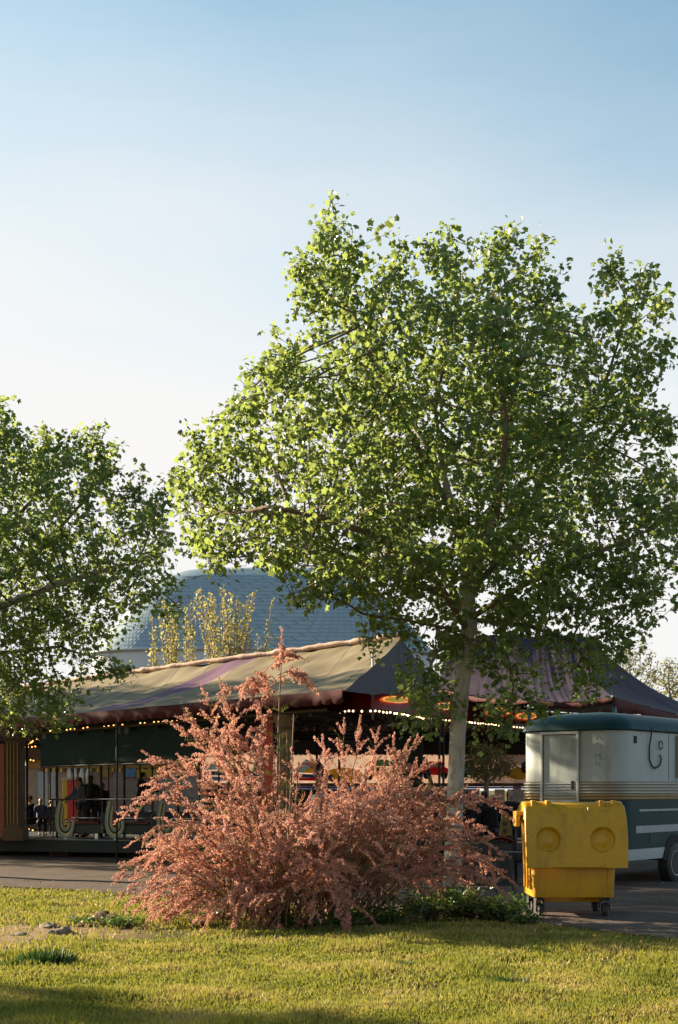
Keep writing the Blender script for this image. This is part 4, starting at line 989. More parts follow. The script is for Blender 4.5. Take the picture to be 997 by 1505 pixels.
# left booth corner
bo = empty('ticket_booth', (XX(14, 31.2), 31.2, 0), 0, 'orange panelled booth corner with gilded pillar at the left edge', 'booth')
def bp_(name, m, px0, px1, py0, py1, Y0, Y1, par=bo):
    mb = MB(); mb.box((XX(px0, Y0) - bo.location.x, Y0 - bo.location.y, ZZ(py1, Y0)), (XX(px1, Y0) - bo.location.x, Y1 - bo.location.y, ZZ(py0, Y0))); return mb.build(name, m, par, bevel=.01)
bp_('wall', mat('orange_panel', (.20, .05, .012), rough=.5, var=.25), -60, 7, 1093, 1232, 31.2, 32.6)
bp_('pillar', mat('dark_gilt', (.07, .035, .01), rough=.45, var=.4, scale=9, metal=.2), 8, 30, 1080, 1222, 31.1, 31.6)
for px in (10.5, 15, 20, 25): bp_('moulding', goldp, px, px + 1.6, 1092, 1212, 31.06, 31.1)
bp_('capital', mat('dark_gilt', (.2, .1, .03)), 4, 33, 1072, 1086, 31.0, 31.6); bp_('plinth', mat('dark_gilt', (.2, .1, .03)), 4, 34, 1216, 1236, 31.0, 31.6)

# ride cars with curled side panels
cgrn = mat('pale_green_paint', (.22, .36, .27), rough=.3, var=.1, coat=.4); cyel = mat('cream_paint', (.62, .52, .22), rough=.3, var=.1, coat=.4); cred = mat('rust_red_paint', (.30, .10, .05), rough=.35, coat=.3); cdk = mat('dark_car_paint', (.03, .035, .03), rough=.4)
chrome = mat('polished_steel', (.65, .65, .65), rough=.25, metal=.9, var=.1)
def ride_car(px, label):
    Y = deckY(XX(px, 31.8)) + .35; X = XX(px, Y); root = empty('ride_car', (X, Y, DK), 0, label, 'ride car', 'ride cars with curled side panels')
    c0 = Vector((0.02, 0, .38)); cols = [(.36, .30, cgrn), (.295, .245, cyel), (.24, .20, cdk), (.195, .155, cgrn), (.15, .115, cyel), (.11, .08, cred)]
    for (ro, ri, m) in cols:
        mb = MB(); o_ = []; i_ = []; N = 26
        for k in range(N + 1):
            a = R(125 + 250 * k / N); tk = 1 - .30 * max(0, (k / N - .6)) ; up = max(0, (R(180) - a)) * .30
            o_.append(c0 + Vector((math.cos(a) * ro * .66 * tk, 0, math.sin(a) * ro * 1.0 * tk + up))); i_.append(c0 + Vector((math.cos(a) * ri * .66 * tk, 0, math.sin(a) * ri * 1.0 * tk + up)))
        mb.extrude(o_ + i_[::-1], (0, .05, 0)); mb.build('curl_band', m, root, bevel=.004)
    mb = MB(); mb.lathe([(0, -.03), (.04, -.028), (.055, 0), (.04, .028), (0, .03)], Matrix.Translation(c0 + Vector((.03, -.01, .05))) @ Matrix.Rotation(R(90), 4, 'X'), 16); mb.build('curl_knob', chrome, root, smooth=True)
    mb = MB(); pr = [(-.15, 0, .12), (.9, 0, .12), (.98, 0, .30), (.95, 0, .62), (.84, 0, .62), (.82, 0, .36), (.0, 0, .34), (-.18, 0, .25)]; mb.extrude([(x, .08, z) for x, _, z in pr], (0, .85, 0)); mb.build('tub', cdk, root, bevel=.03)
    mb = MB(); mb.box((.05, .12, .345), (.78, .9, .42)); mb.build('seat', mat('dark_red_vinyl', (.12, .02, .02), rough=.4), root, bevel=.02)
    mb = MB(); mb.tube([(.12, -.01, .50), (1.02, -.01, .50)], .018, n=8); mb.build('lap_bar', chrome, root, smooth=True)
    mb = MB(); mb.box((-.02, .05, 0), (.05, .12, .13)); mb.box((.7, .05, 0), (.77, .12, .13)); mb.build('strut', chrome, root)
ride_car(95, 'leftmost ride car, green and cream curled panel in full view'); ride_car(168, 'middle ride car with curled panel beside the long haired rider'); ride_car(244, 'rightmost ride car, its curled panel half hidden by pink blossom')
a = Vector(dk(XX(78, 32.2), .25, ZZ(1175, 32.2))); b = Vector((XX(300, 30.9), deckY(XX(300, 31)) + .25, ZZ(1173, 30.9)))
hr = empty('handrail', a, 0, 'long pale steel handrail above the curled ride cars', 'handrail'); mb = MB(); mb.tube([(0, 0, 0), b - a], .02, n=8); mb.build('rail', chrome, hr, smooth=True)
for t in (.02, .35, .68, .98):
    q = (b - a) * t; mb = MB(); mb.tube([q, Vector((q.x, q.y, DK - a.z))], .014, n=6); mb.build('upright', steel_d, hr)

# red column and fluted pillar
col = empty('column', (XX(393, 27), 27, 0), 0, 'square red column behind the tall pink stem', 'column', 'columns at the ride entrance'); mb = MB(); mb.box((-.115, -.115, 0), (.115, .115, 3.0)); mb.build('shaft', redc, col, bevel=.01); mb = MB(); mb.box((-.15, -.15, 2.92), (.15, .15, 3.06)); mb.build('capital', redc, col, bevel=.01); mb = MB(); mb.box((-.15, -.15, 0), (.15, .15, .16)); mb.build('base', redc, col, bevel=.01)
col = empty('column', (XX(419, 26.3), 26.3, 0), 0, 'fluted brown gilt pillar just right of the square red column', 'column', 'columns at the ride entrance')
mb = MB(); prof = []
for z in (0.25, 2.75):
    prof.append([Vector(((.145 - .018 * (k % 4 == 0)) * math.cos(2*math.pi*k/48), (.145 - .018 * (k % 4 == 0)) * math.sin(2*math.pi*k/48), z)) for k in range(48)])
fl = mat('brown_gilt', (.16, .11, .055), rough=.6, var=.25, scale=7)
mb.loft(prof); mb.build('shaft', fl, col); mb = MB(); mb.lathe([(.15, 2.75), (.2, 2.80), (.17, 2.86), (.22, 2.95), (.22, 3.03), (0, 3.03)], None, 24); mb.build('capital', fl, col, smooth='auto'); mb = MB(); mb.lathe([(.22, 0), (.22, .12), (.18, .18), (.19, .25), (0, .25)], None, 24); mb.build('base', fl, col, smooth='auto')

# ---------------------------------------------------------------- second ride: round roof with red fascia and lamps
ZR = 3.20
rim_px = [(405, 1056), (440, 1051.5), (480, 1046), (520, 1043), (545, 1042.5), (580, 1046), (625, 1054), (690, 1060), (755, 1067), (800, 1071)]
rim = []
for px, py in rim_px:
    Y = (ZR - EYE) * F / (HZ - py); rim.append(Vector((XX(px, Y), Y, ZR)))
r2 = empty('open_fairground_ride', (1.5, 33, 0), 0, 'open sided ride with red lamp edged roof in the centre behind the tree trunk', 'fairground ride')
def r2b(mb, name, m, parent=r2, **k):
    o = mb.build(name, m, None, **k); o.data.transform(Matrix.Translation(-r2.location)); o.parent = parent; return o
mb = MB(); n = len(rim); up = [p + Vector((0, .55, .50)) for p in rim]
vs = [tuple(p) for p in rim] + [tuple(p) for p in up]; mb.add(vs, [(i, i+1, n+i+1, n+i) for i in range(n-1)]); fa = r2b(mb, 'fascia', red); fa.modifiers.new('thick', 'SOLIDIFY').thickness = .03
mb = MB(); vs = [tuple(p + Vector((0, 0, .012))) for p in rim] + [tuple(p + Vector((0, 9, .0))) for p in rim]; mb.add(vs, [(i, i+1, n+i+1, n+i) for i in range(n-1)]); r2b(mb, 'ceiling', mat('ceiling_board', (.24, .12, .035), rough=.6, var=.3, scale=3))
mb = MB(); vs = [tuple(p) for p in up] + [tuple(p + Vector((0, 6, .9))) for p in up]; mb.add(vs, [(i, i+1, n+i+1, n+i) for i in range(n-1)]); r2b(mb, 'roof', mat('dark_roof_sheet', (.10, .05, .05), rough=.6))
mb = MB(); mb.tube([p + Vector((0, -.02, 0)) for p in rim], .02, n=6); r2b(mb, 'gutter', steel_d, smooth=True)
org = mat('orange_glow_paint', (.85, .12, .02), rough=.3, coat=.3, emit=((1, .16, .03), .14)); ylw = mat('pale_yellow_glow_paint', (.75, .55, .12), rough=.3, coat=.3, emit=((1, .6, .15), .25)); olive = mat('olive_glow_paint', (.50, .42, .05), rough=.4, coat=.2, emit=((.8, .6, .06), .07)); whp = mat('white_paint', (.5, .47, .42), rough=.5)  # oval colours carry a weak added glow, as if the signs were lit
def fascia_at(px, py, off):
    px = min(max(px, rim_px[0][0] + 1), rim_px[-1][0] - 1); h_ = (HZ - py) / F; c_ = (px - CX) / F; best = None
    for i in range(n - 1):      # point of the sloping fascia seen in photo column px, row py
        a_, b_ = rim[i], rim[i+1]; k = .4
        for _ in range(8):
            # X = c*Y with X = ax + t dx, Y = ay + t dy + .55k
            dx, dy = b_.x - a_.x, b_.y - a_.y; t = (c_ * (a_.y + .55 * k) - a_.x) / (dx - c_ * dy); Y0 = a_.y + t * dy
            k = (h_ * Y0 - (ZR - EYE)) / (.50 - .55 * h_)
        if -.001 <= t <= 1.001:
            nn = (b_ - a_).cross(Vector((0, .55, .5))).normalized(); nn = nn if nn.y < 0 else -nn
            return Vector((a_.x + t * dx, a_.y + t * dy + .55 * k, ZR + .5 * k)) + nn * off
    return None
def oval(px, py, wpx, hpx, Y):
    root = None
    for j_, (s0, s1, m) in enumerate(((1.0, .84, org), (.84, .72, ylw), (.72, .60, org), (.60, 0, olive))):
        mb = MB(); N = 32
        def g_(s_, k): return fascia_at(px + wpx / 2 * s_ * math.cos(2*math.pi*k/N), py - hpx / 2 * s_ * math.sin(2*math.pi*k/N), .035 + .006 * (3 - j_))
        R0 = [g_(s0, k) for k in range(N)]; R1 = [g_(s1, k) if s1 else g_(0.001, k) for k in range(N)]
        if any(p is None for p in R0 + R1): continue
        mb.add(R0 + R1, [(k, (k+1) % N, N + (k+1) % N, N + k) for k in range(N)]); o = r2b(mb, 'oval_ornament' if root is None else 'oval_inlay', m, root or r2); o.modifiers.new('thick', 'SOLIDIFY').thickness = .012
        root = root or o
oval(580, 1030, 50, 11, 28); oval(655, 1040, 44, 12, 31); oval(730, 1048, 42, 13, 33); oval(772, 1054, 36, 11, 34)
string('row of round white lamps along the red roof edge of the open ride', [tuple(p + Vector((0, -.05, -.03))) for p in rim], bulb_w, .165)
# trusses under the ceiling
for i in range(9):
    t = i / 8; x = rim[0].x + (rim[-1].x - rim[0].x) * t; Ys = np.interp(x, [p.x for p in rim], [p.y for p in rim]) + .5
    mb = MB(); z0 = ZR - .03; z1 = ZR - .30
    mb.tube([(x, Ys, z0), (x * .9, Ys + 6, z0)], .022, n=4); mb.tube([(x, Ys, z0), (x * .9, Ys + 6, z1)], .018, n=4)
    for k in range(10): f = k / 10; mb.tube([(x * (1 - .1 * f), Ys + 6 * f, z0), (x * (1 - .1 * (f + .1)), Ys + 6 * (f + .1), z0 + (z1 - z0) * (f + .1))], .012, n=4)
    r2b(mb, 'roof_truss', steel_d)
for yy in (29.6, 31.5, 33.6):
    mb = MB(); xa, xb = max(-1.2, -1.2 + (yy - 29.6) * -.1), .8 + (yy - 28) * .6
    prev = None
    for k in range(21):
        x = xa + (xb - xa) * k / 20; q = Vector((x, yy, ZR - .05 if k % 2 else ZR - .36))
        if prev is not None: mb.tube([prev, q], .013, n=4)
        prev = q
    mb.tube([(xa, yy, ZR - .36), (xb, yy, ZR - .36)], .02, n=4); r2b(mb, 'cross_truss', steel_d)
# dark machinery column, leaning prop, posts
mb = MB(); Ym = 33.5; mb.box((XX(580, Ym), Ym, .3), (XX(622, Ym), Ym + .7, 3.15)); r2b(mb, 'machine_column', mat('dark_green_metal', (.02, .05, .04), rough=.5, var=.3), bevel=.03)
mb = MB(); mb.tube([P(624, 1112, 32.5), P(640, 1175, 32.5)], .05, n=6); r2b(mb, 'prop', steel_d)
for px, Y_ in ((466, 31), (499, 30.2), (646, 31), (652, 31.2), (345, 32), (716, 33)):
    mb = MB(); mb.tube([(XX(px, Y_), Y_, 0), (XX(px, Y_), Y_, 3.18)], .028, n=8); r2b(mb, 'pole', steel_d, smooth=True)
mb = MB(); mb.box((-3.2, 29.5, .05), (5.2, 36.5, .30)); r2b(mb, 'floor', mat('dark_floor', (.04, .04, .04), rough=.6))
mb = MB(); mb.box((XX(296, 38.2), 38.2, ZZ(1109, 38.2)), (XX(800, 38.2), 38.4, ZZ(1060, 38.2))); r2b(mb, 'rear_header', mat('header_dark', (.03, .02, .015), rough=.7))

# painted board behind the rides
YB = 39.5
art = empty('painted_board', (XX(550, YB), YB, 0), 0, 'long painted board with plain cartoonish cars behind the open ride', 'mural')
def ab(name, m, px0, px1, py0, py1, dy=0.0, th=.04, par=art, **k):
    mb = MB(); mb.box((XX(px0, YB) - art.location.x, dy, ZZ(py1, YB)), (XX(px1, YB) - art.location.x, dy + th, ZZ(py0, YB))); return mb.build(name, m, par, **k)
def vinyl(m):
    n_ = m.node_tree; b_ = n_.nodes['Principled BSDF']; o_ = [q for q in n_.nodes if q.type == 'OUTPUT_MATERIAL'][0]; src_ = b_.inputs['Base Color'].links[0].from_socket
    t_ = n_.nodes.new('ShaderNodeBsdfTranslucent'); n_.links.new(src_, t_.inputs['Color']); x_ = n_.nodes.new('ShaderNodeMixShader'); x_.inputs[0].default_value = .6
    n_.links.new(b_.outputs[0], x_.inputs[1]); n_.links.new(t_.outputs[0], x_.inputs[2]); n_.links.new(x_.outputs[0], o_.inputs[0]); return m
board = ab('board', vinyl(mat('mural_cream', (.80, .68, .60), rough=.5, var=.15, scale=2.2, dirt=((.80, .50, .44), 1.2, .6))), 300, 800, 1106, 1151, 0, .003)
ab('lower_beam', mat('brown_beam', (.12, .05, .03), rough=.6), 300, 800, 1151, 1156, -.05, .12); ab('purple_trim', mat('purple_trim', (.22, .12, .42), rough=.5), 300, 800, 1156.3, 1159, -.03, .05)
ab('upper_beam', goldp, 300, 800, 1103.5, 1106, -.05, .12)
for i in range(72):
    px = 303 + i * 6.9; ab('fringe_tab', yelp if i % 2 else mat('dark_tab', (.10, .05, .03)), px, px + 2.6, 1106.5, 1110.5, -.03, .02)
def shape(name, m, pts, dy=-.012, par=board, th=-.002):
    mb = MB(); mb.extrude([(XX(x, YB) - art.location.x, dy, ZZ(y, YB)) for x, y in pts], (0, th, 0)); return mb.build(name, m, par)
def ell(cx_, cy_, rx, ry, n=18, a0=0, a1=360): return [(cx_ + rx * math.cos(R(a0 + (a1 - a0) * k / n)), cy_ - ry * math.sin(R(a0 + (a1 - a0) * k / n))) for k in range(n + (0 if a1 - a0 == 360 else 1))]
colr = {k: mat('mural_' + k, c, rough=.45, var=.12, scale=6) for k, c in dict(red=(.62, .05, .04), blue=(.22, .42, .62), sky=(.42, .62, .72), purple=(.42, .20, .45), yellow=(.72, .55, .08), dark=(.06, .06, .09), orange=(.75, .28, .06), green=(.25, .42, .20), navy=(.06, .16, .36), white=(.8, .78, .74), pink=(.70, .30, .35)).items()}
for m_ in colr.values(): vinyl(m_)
def painted_car(cx_, cy_, w_, h_, body, win='sky', lean=0):
    shape('painted_car', colr[body], [(cx_ - w_ * .5, cy_ + h_ * .25), (cx_ - w_ * .48, cy_ - h_ * .08), (cx_ - w_ * .3, cy_ - h_ * .18), (cx_ - w_ * .2, cy_ - h_ * .48), (cx_ + w_ * .18, cy_ - h_ * .5), (cx_ + w_ * .32, cy_ - h_ * .16), (cx_ + w_ * .5, cy_ - h_ * .02), (cx_ + w_ * .5, cy_ + h_ * .28)], -.012)
    shape('painted_window', colr[win], [(cx_ - w_ * .2, cy_ - h_ * .16), (cx_ - w_ * .13, cy_ - h_ * .4), (cx_ + w_ * .13, cy_ - h_ * .4), (cx_ + w_ * .22, cy_ - h_ * .16)], -.026)
    for sx in (-.28, .28): shape('painted_wheel', colr['dark'], ell(cx_ + w_ * sx, cy_ + h_ * .3, h_ * .19, h_ * .19, 14), -.028)
painted_car(640, 1132, 46, 27, 'red', 'white'); painted_car(690, 1131, 26, 25, 'blue', 'white'); painted_car(738, 1130, 26, 22, 'purple', 'pink'); shape('painted_patch', colr['yellow'], ell(765, 1137, 22, 9)); painted_car(779, 1124, 26, 26, 'navy', 'sky')
shape('painted_patch', colr['yellow'], ell(505, 1140, 28, 12)); shape('painted_patch', colr['green'], ell(560, 1126, 22, 10, 16, 0, 180)); shape('painted_patch', colr['orange'], ell(600, 1140, 14, 8)); painted_car(555, 1137, 40, 20, 'yellow', 'green')
shape('painted_tent', colr['yellow'], [(446, 1136), (465, 1116), (482, 1136)]); shape('painted_tent', colr['dark'], [(464, 1140), (465, 1112), (486, 1140)], -.026); shape('painted_tent', colr['sky'], [(430, 1134), (450, 1116), (462, 1120), (446, 1136)], -.024)
shape('painted_stripe', colr['navy'], [(300, 1133), (490, 1139), (490, 1144), (300, 1139)], -.028); shape('painted_stripe', colr['red'], [(440, 1143), (492, 1143.5), (492, 1148), (440, 1147)], -.014); shape('painted_stripe', colr['blue'], [(300, 1141), (385, 1143), (385, 1148), (300, 1147)], -.014)
shape('painted_tent', colr['green'], [(370, 1135), (378, 1117), (386, 1135)]); shape('painted_tent', colr['dark'], [(330, 1136), (352, 1116), (372, 1136)], -.012); shape('painted_tent', colr['sky'], [(300, 1126), (322, 1117), (332, 1130), (300, 1132)], -.012)
# lower part below the board: grid wall, lit shop panel
ab('grid_wall', mat('grid_dark', (.05, .05, .05)), 622, 705, 1159.5, 1190, .0, .03)
gm_ = mat('grid_white', (.45, .43, .42), rough=.5)
for i in range(17): ab('grid_bar', gm_, 623 + i * 5, 624.6 + i * 5, 1160, 1190, -.02, .015)
for i in range(6): ab('grid_bar', gm_, 622, 705, 1162 + i * 5, 1163.5 + i * 5, -.038, .015)
ab('shop_panel', mat('shop_panel', (.65, .42, .30), rough=.5, var=.3, scale=4), 727, 742, 1160, 1186, -.02, .03); ab('shop_panel', mat('shop_panel2', (.45, .40, .36), rough=.5, var=.3), 746, 796, 1160, 1190, -.0, .03)
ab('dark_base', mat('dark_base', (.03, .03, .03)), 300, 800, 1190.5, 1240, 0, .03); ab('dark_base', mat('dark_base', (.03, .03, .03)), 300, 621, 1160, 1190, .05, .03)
ab('blue_post', colr['blue'], 352, 362, 1140, 1170, -.3, .1)

# back drop stalls seen under the tarpaulin
YS = 43.0
st = empty('game_stall', (XX(150, YS), YS, 0), 0, 'cream shuttered game stall with gilded top trim seen under the green tarpaulin', 'stall')
def sb(name, m, px0, px1, py0, py1, dy=0.0, th=.05, par=st, **k):
    mb = MB(); mb.box((XX(px0, YS) - st.location.x, dy, ZZ(py1, YS)), (XX(px1, YS) - st.location.x, dy + th, ZZ(py0, YS))); return mb.build(name, m, par, **k)
crm = mat('cream_shutter', (.24, .205, .175), rough=.6, var=.2, scale=3); sb('wall', crm, 30, 300, 1128, 1192, 0, .1)
for i in range(11): sb('shutter_slat', mat('slat_tan', (.22, .18, .15)), 134, 236, 1141 + i * 4.2, 1142.5 + i * 4.2, -.02, .015)  # slats slightly darker than the cream wall behind
sb('side_panel', mat('pale_blue_sheet', (.26, .32, .38), rough=.5, var=.15), 56, 71, 1134, 1188, -.05, .04); sb('side_panel', mat('pale_blue_sheet', (.5, .58, .66)), 73.5, 82, 1134, 1186, -.05, .04)
sb('top_trim', goldp, 40, 300, 1117, 1129, -.08, .08)
for i in range(44): sb('trim_tab', yelp if i % 2 else mat('dark_tab', (.1, .05, .03)), 62 + i * 5.4, 65 + i * 5.4, 1129.5, 1134, -.07, .03)
sb('roof_slab', wood, 20, 310, 1098, 1116.5, -.3, 2.5)
sb('sign_panel', colr['blue'], 184, 200, 1130, 1142, -.12, .03); sb('sign_panel', colr['yellow'], 202, 232, 1131, 1143, -.12, .03); sb('sign_panel', goldp, 148, 164, 1130, 1142, -.12, .03)
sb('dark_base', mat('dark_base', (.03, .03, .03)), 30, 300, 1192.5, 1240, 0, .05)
for px in (104, 112, 122, 131): 
    mb = MB(); X_ = XX(px, YS) - st.location.x; mb.lathe([(0, ZZ(1152, YS)), (.07, ZZ(1151, YS)), (.09, ZZ(1140, YS)), (.06, ZZ(1133, YS)), (.02, ZZ(1129, YS)), (0, ZZ(1129, YS))], Matrix.Translation((X_, -.2, 0)), 10); mb.build('hanging_bag', whp, st, smooth=True)
kk = empty('snack_machine', (XX(101, 41), 41, 0), 0, 'yellow and red box with white spots behind the first ride car', 'machine')
def kb(name, m, px0, px1, py0, py1, dy, th, par=kk):
    mb = MB(); mb.box((XX(px0, 41) - kk.location.x, dy, max(0, ZZ(py1, 41))), (XX(px1, 41) - kk.location.x, dy + th, ZZ(py0, 41))); return mb.build(name, m, par, bevel=.005)
kb('yellow_side', yelp, 92, 99.6, 1147, 1240, 0, .5); rf = kb('red_side', mat('bright_red', (.62, .04, .03), rough=.4), 100, 110, 1146, 1240, -.02, .5)
for (px, py) in ((103, 1151), (107, 1156), (103, 1162), (107.5, 1167), (103, 1171)):
    mb = MB(); mb.lathe([(0, 0), (.018, 0), (.018, .006), (0, .006)], Matrix.Translation((XX(px, 41) - kk.location.x, -.021, ZZ(py, 41))) @ Matrix.Rotation(R(90), 4, 'X'), 10); mb.build('spot', whp, rf)
kb('top', whp, 91, 111, 1143, 1146, -.03, .55)

# ---------------------------------------------------------------- purple tent to the right with steel truss
pt = empty('purple_tent', (XX(850, 32), 32, 0), 0, 'faded purple pavilion tent with maroon edge behind the caravan roof', 'tent')
def ptb(mb, name, m, parent=pt, **k):
    o = mb.build(name, m, None, **k); o.data.transform(Matrix.Translation(-pt.location)); o.parent = parent; return o
ap = P(800, 918, 35); tv_ = [P(640, 1010, 33), P(777, 1028, 29.5), P(902, 1024, 28.6), P(1075, 1062, 36), P(1060, 1050, 42), P(700, 1040, 43)]
pur = mat('purple_canvas', (.038, .026, .042), rough=.75, spec=.15, var=.2, scale=2, bump=.4, bscale=6, dirt=((.07, .055, .07), 1.4, .5))
m_ = MB()
ap1 = P(655, 934, 34); ap2 = P(858, 936, 34); apm = ap1.lerp(ap2, .55); tops = [ap1, apm, ap2, ap2, ap2, ap1]
for i in range(len(tv_)):
    a, b = tv_[i], tv_[(i + 1) % len(tv_)]; ta_, tb_ = tops[i], tops[(i + 1) % len(tv_)]
    def ff(u, v, a=a, b=b, ta_=ta_, tb_=tb_):
        bot = a.lerp(b, u); p = bot.lerp(ta_.lerp(tb_, u), v); fold = .0015 * math.sin(u * 80) + .035 * noise.noise((u * 7 + a.x, v * 1.5, 0)) + .014 * noise.noise((u * 30, v * 2, a.y))
        return p + Vector((0, 0, -.36 * math.sin(v * math.pi) + fold - .08 * math.sin(u * math.pi) * (1 - v)))
    m_.grid(ff, 60, 18)
ptb(m_, 'canopy', pur, smooth=True)
m_ = MB()
for i in range(len(tv_) - 1):
    a, b = tv_[i], tv_[i+1]
    dz = (.10, .12, .22, .2, .2)[i]
    m_.grid(lambda u, v: a.lerp(b, u) + Vector((0, -.02 + .03 * math.sin(u * 17), -.10 * math.sin(u * math.pi) - dz * v * (1 + .15 * math.sin(u * 31)))), 40, 2)
ptb(m_, 'valance', valm, smooth=True).modifiers.new('thick', 'SOLIDIFY').thickness = .008
mb = MB(); tealp = mat('teal_beam_paint', (.03, .14, .15), rough=.45)
mb.tube([P(775, 1041, 29.6), P(905, 1032, 28.8)], .045, n=8); ptb(mb, 'top_beam', tealp, smooth=True)
mb = MB(); mb.tube([P(902, 1022, 28.7), P(904, 1075, 28.7)], .05, n=6); mb.tube([P(778, 1030, 29.6), P(778, 1110, 29.6)], .035, n=6); ptb(mb, 'post', tealp)
mb = MB(); A_ = [(740, 1046, 30.2), (905, 1040, 28.8), (1010, 1058, 33)]; B_ = [(740, 1066, 30.2), (905, 1062, 28.8), (1010, 1074, 33)]
def il(L_, t):
    f = t * (len(L_) - 1); j = min(int(f), len(L_) - 2); return P(*[L_[j][q] + (L_[j+1][q] - L_[j][q]) * (f - j) for q in range(3)])
for L_ in (A_, B_): mb.tube([il(L_, k / 2) for k in range(3)], .018, n=5)
for k in range(30): mb.tube([il(A_ if k % 2 else B_, k / 30), il(B_ if k % 2 else A_, (k + 1) / 30)], .011, n=4)
ptb(mb, 'lattice_truss', mat('grey_green_steel', (.13, .17, .15), rough=.5, metal=.3))
for (px, y0, y1, Y_) in ((548, 958, 1014, 27.5), (592, 978, 1014, 29), (641, 975, 1015, 30)):
    o = empty('roof_mast', P(px, y1, Y_), 0, {548: 'thin grey mast rising at the right corner of the tan canopy', 592: 'thin grey mast beside the lit leaves left of the trunk', 641: 'short grey mast half hidden by leaves next to the trunk'}[px], 'mast', 'thin masts on the ride roofs')
    h_ = (y1 - y0) / F * Y_; mb = MB(); mb.tube([(0, 0, -.6), (0, 0, h_)], .02, n=8); mb.build('tube', mat('galvanised', (.35, .36, .36), rough=.5, metal=.5), o, smooth=True); mb = MB(); mb.lathe([(.05, -.02), (.05, .03), (0, .03)], None, 10); mb.build('collar', MATS['galvanised'], o)

# ---------------------------------------------------------------- big hall behind
def hall():
    Y = 85.0; root = empty('domed_hall', (XX(376, Y), Y + 12, 0), 0, 'large hall with curved blue grey tiled metal roof behind the tan canopy', 'building')
    zw = ZZ(953, 88.5)
    m = bpy.data.materials.new('zinc_tiles'); m.use_nodes = True; n = m.node_tree; b = n.nodes['Principled BSDF']; b.inputs['Roughness'].default_value = .48; b.inputs['Metallic'].default_value = .15
    u = n.nodes.new('ShaderNodeUVMap'); mp_ = n.nodes.new('ShaderNodeMapping'); mp_.inputs['Scale'].default_value = (1, 1, 1); br = n.nodes.new('ShaderNodeTexBrick')
    br.inputs['Scale'].default_value = 1; br.inputs['Brick Width'].default_value = .70; br.inputs['Row Height'].default_value = .42; br.inputs['Mortar Size'].default_value = .05; br.inputs['Mortar Smooth'].default_value = .4
    br.inputs['Color1'].default_value = (.24, .31, .35, 1); br.inputs['Color2'].default_value = (.27, .34, .38, 1); br.inputs['Mortar'].default_value = (.18, .24, .28, 1)
    n.links.new(u.outputs[0], mp_.inputs[0]); n.links.new(mp_.outputs[0], br.inputs[0]); n.links.new(br.outputs[0], b.inputs['Base Color'])
    bp = n.nodes.new('ShaderNodeBump'); bp.inputs['Distance'].default_value = .15; bp.inputs['Strength'].default_value = .5; bp.invert = True; n.links.new(br.outputs['Fac'], bp.inputs['Height']); n.links.new(bp.outputs[0], b.inputs['Normal'])
    # roof profile: eave half size -> ridge, superelliptic plan
    hx0, hy0 = 11.9, 8.5; prof = [(1.0, 0), (.905, 1.05), (.81, 2.1), (.715, 3.1), (.62, 3.95), (.50, 4.42), (.36, 4.62), (.18, 4.7), (0.001, 4.72)]
    fine = []
    for k in range(41):
        t = k / 40 * 8; j = min(int(t), 7); f = t - j; fine.append((prof[j][0] + (prof[j+1][0] - prof[j][0]) * f, prof[j][1] + (prof[j+1][1] - prof[j][1]) * f))
    NA = 96; mb = MB(); vs = []
    for s, z in fine:
        for k in range(NA + 1):
            a = 2 * math.pi * k / NA; ca_, sa = math.cos(a), math.sin(a); e = .45
            z_ = z * 1.33
            vs.append((hx0 * s * math.copysign(abs(ca_) ** e, ca_), hy0 * s * math.copysign(abs(sa) ** e, sa), zw + z_))
    fs = [(j*(NA+1)+i, j*(NA+1)+i+1, (j+1)*(NA+1)+i+1, (j+1)*(NA+1)+i) for j in range(40) for i in range(NA)]
    mb.add(vs, fs); ro = mb.build('roof', m, root, smooth=True)
    me = ro.data; uv = me.uv_layers.new(name='UVMap')
    for p in me.polygons:
        for li in p.loop_indices:
            vi = me.loops[li].vertex_index; k = vi % (NA + 1); j = vi // (NA + 1); U = k / NA * 110; V = j / 40 * 17
            uv.data[li].uv = (U + V * .35, V)
    mb = MB(); vs = []
    for z in (0, zw - .02):
        for k in range(NA):
            a = 2 * math.pi * k / NA; ca_, sa = math.cos(a), math.sin(a); e = .45; vs.append((hx0 * .985 * math.copysign(abs(ca_) ** e, ca_), hy0 * .985 * math.copysign(abs(sa) ** e, sa), z))
    mb.add(vs, [(i, (i+1) % NA, NA + (i+1) % NA, NA + i) for i in range(NA)]); mb.build('wall', mat('pale_blue_wall', (.42, .47, .52), rough=.7, var=.06, scale=.3), root, smooth='auto')
    mb = MB()
    mb.tube([(hx0 * 1.0 * math.copysign(abs(math.cos(2*math.pi*k/NA)) ** .45, math.cos(2*math.pi*k/NA)), hy0 * math.copysign(abs(math.sin(2*math.pi*k/NA)) ** .45, math.sin(2*math.pi*k/NA)), zw - .02) for k in range(NA + 1)], .10, n=6); mb.build('gutter', mat('gutter_grey', (.3, .33, .35), rough=.5), root, smooth=True)
hall()

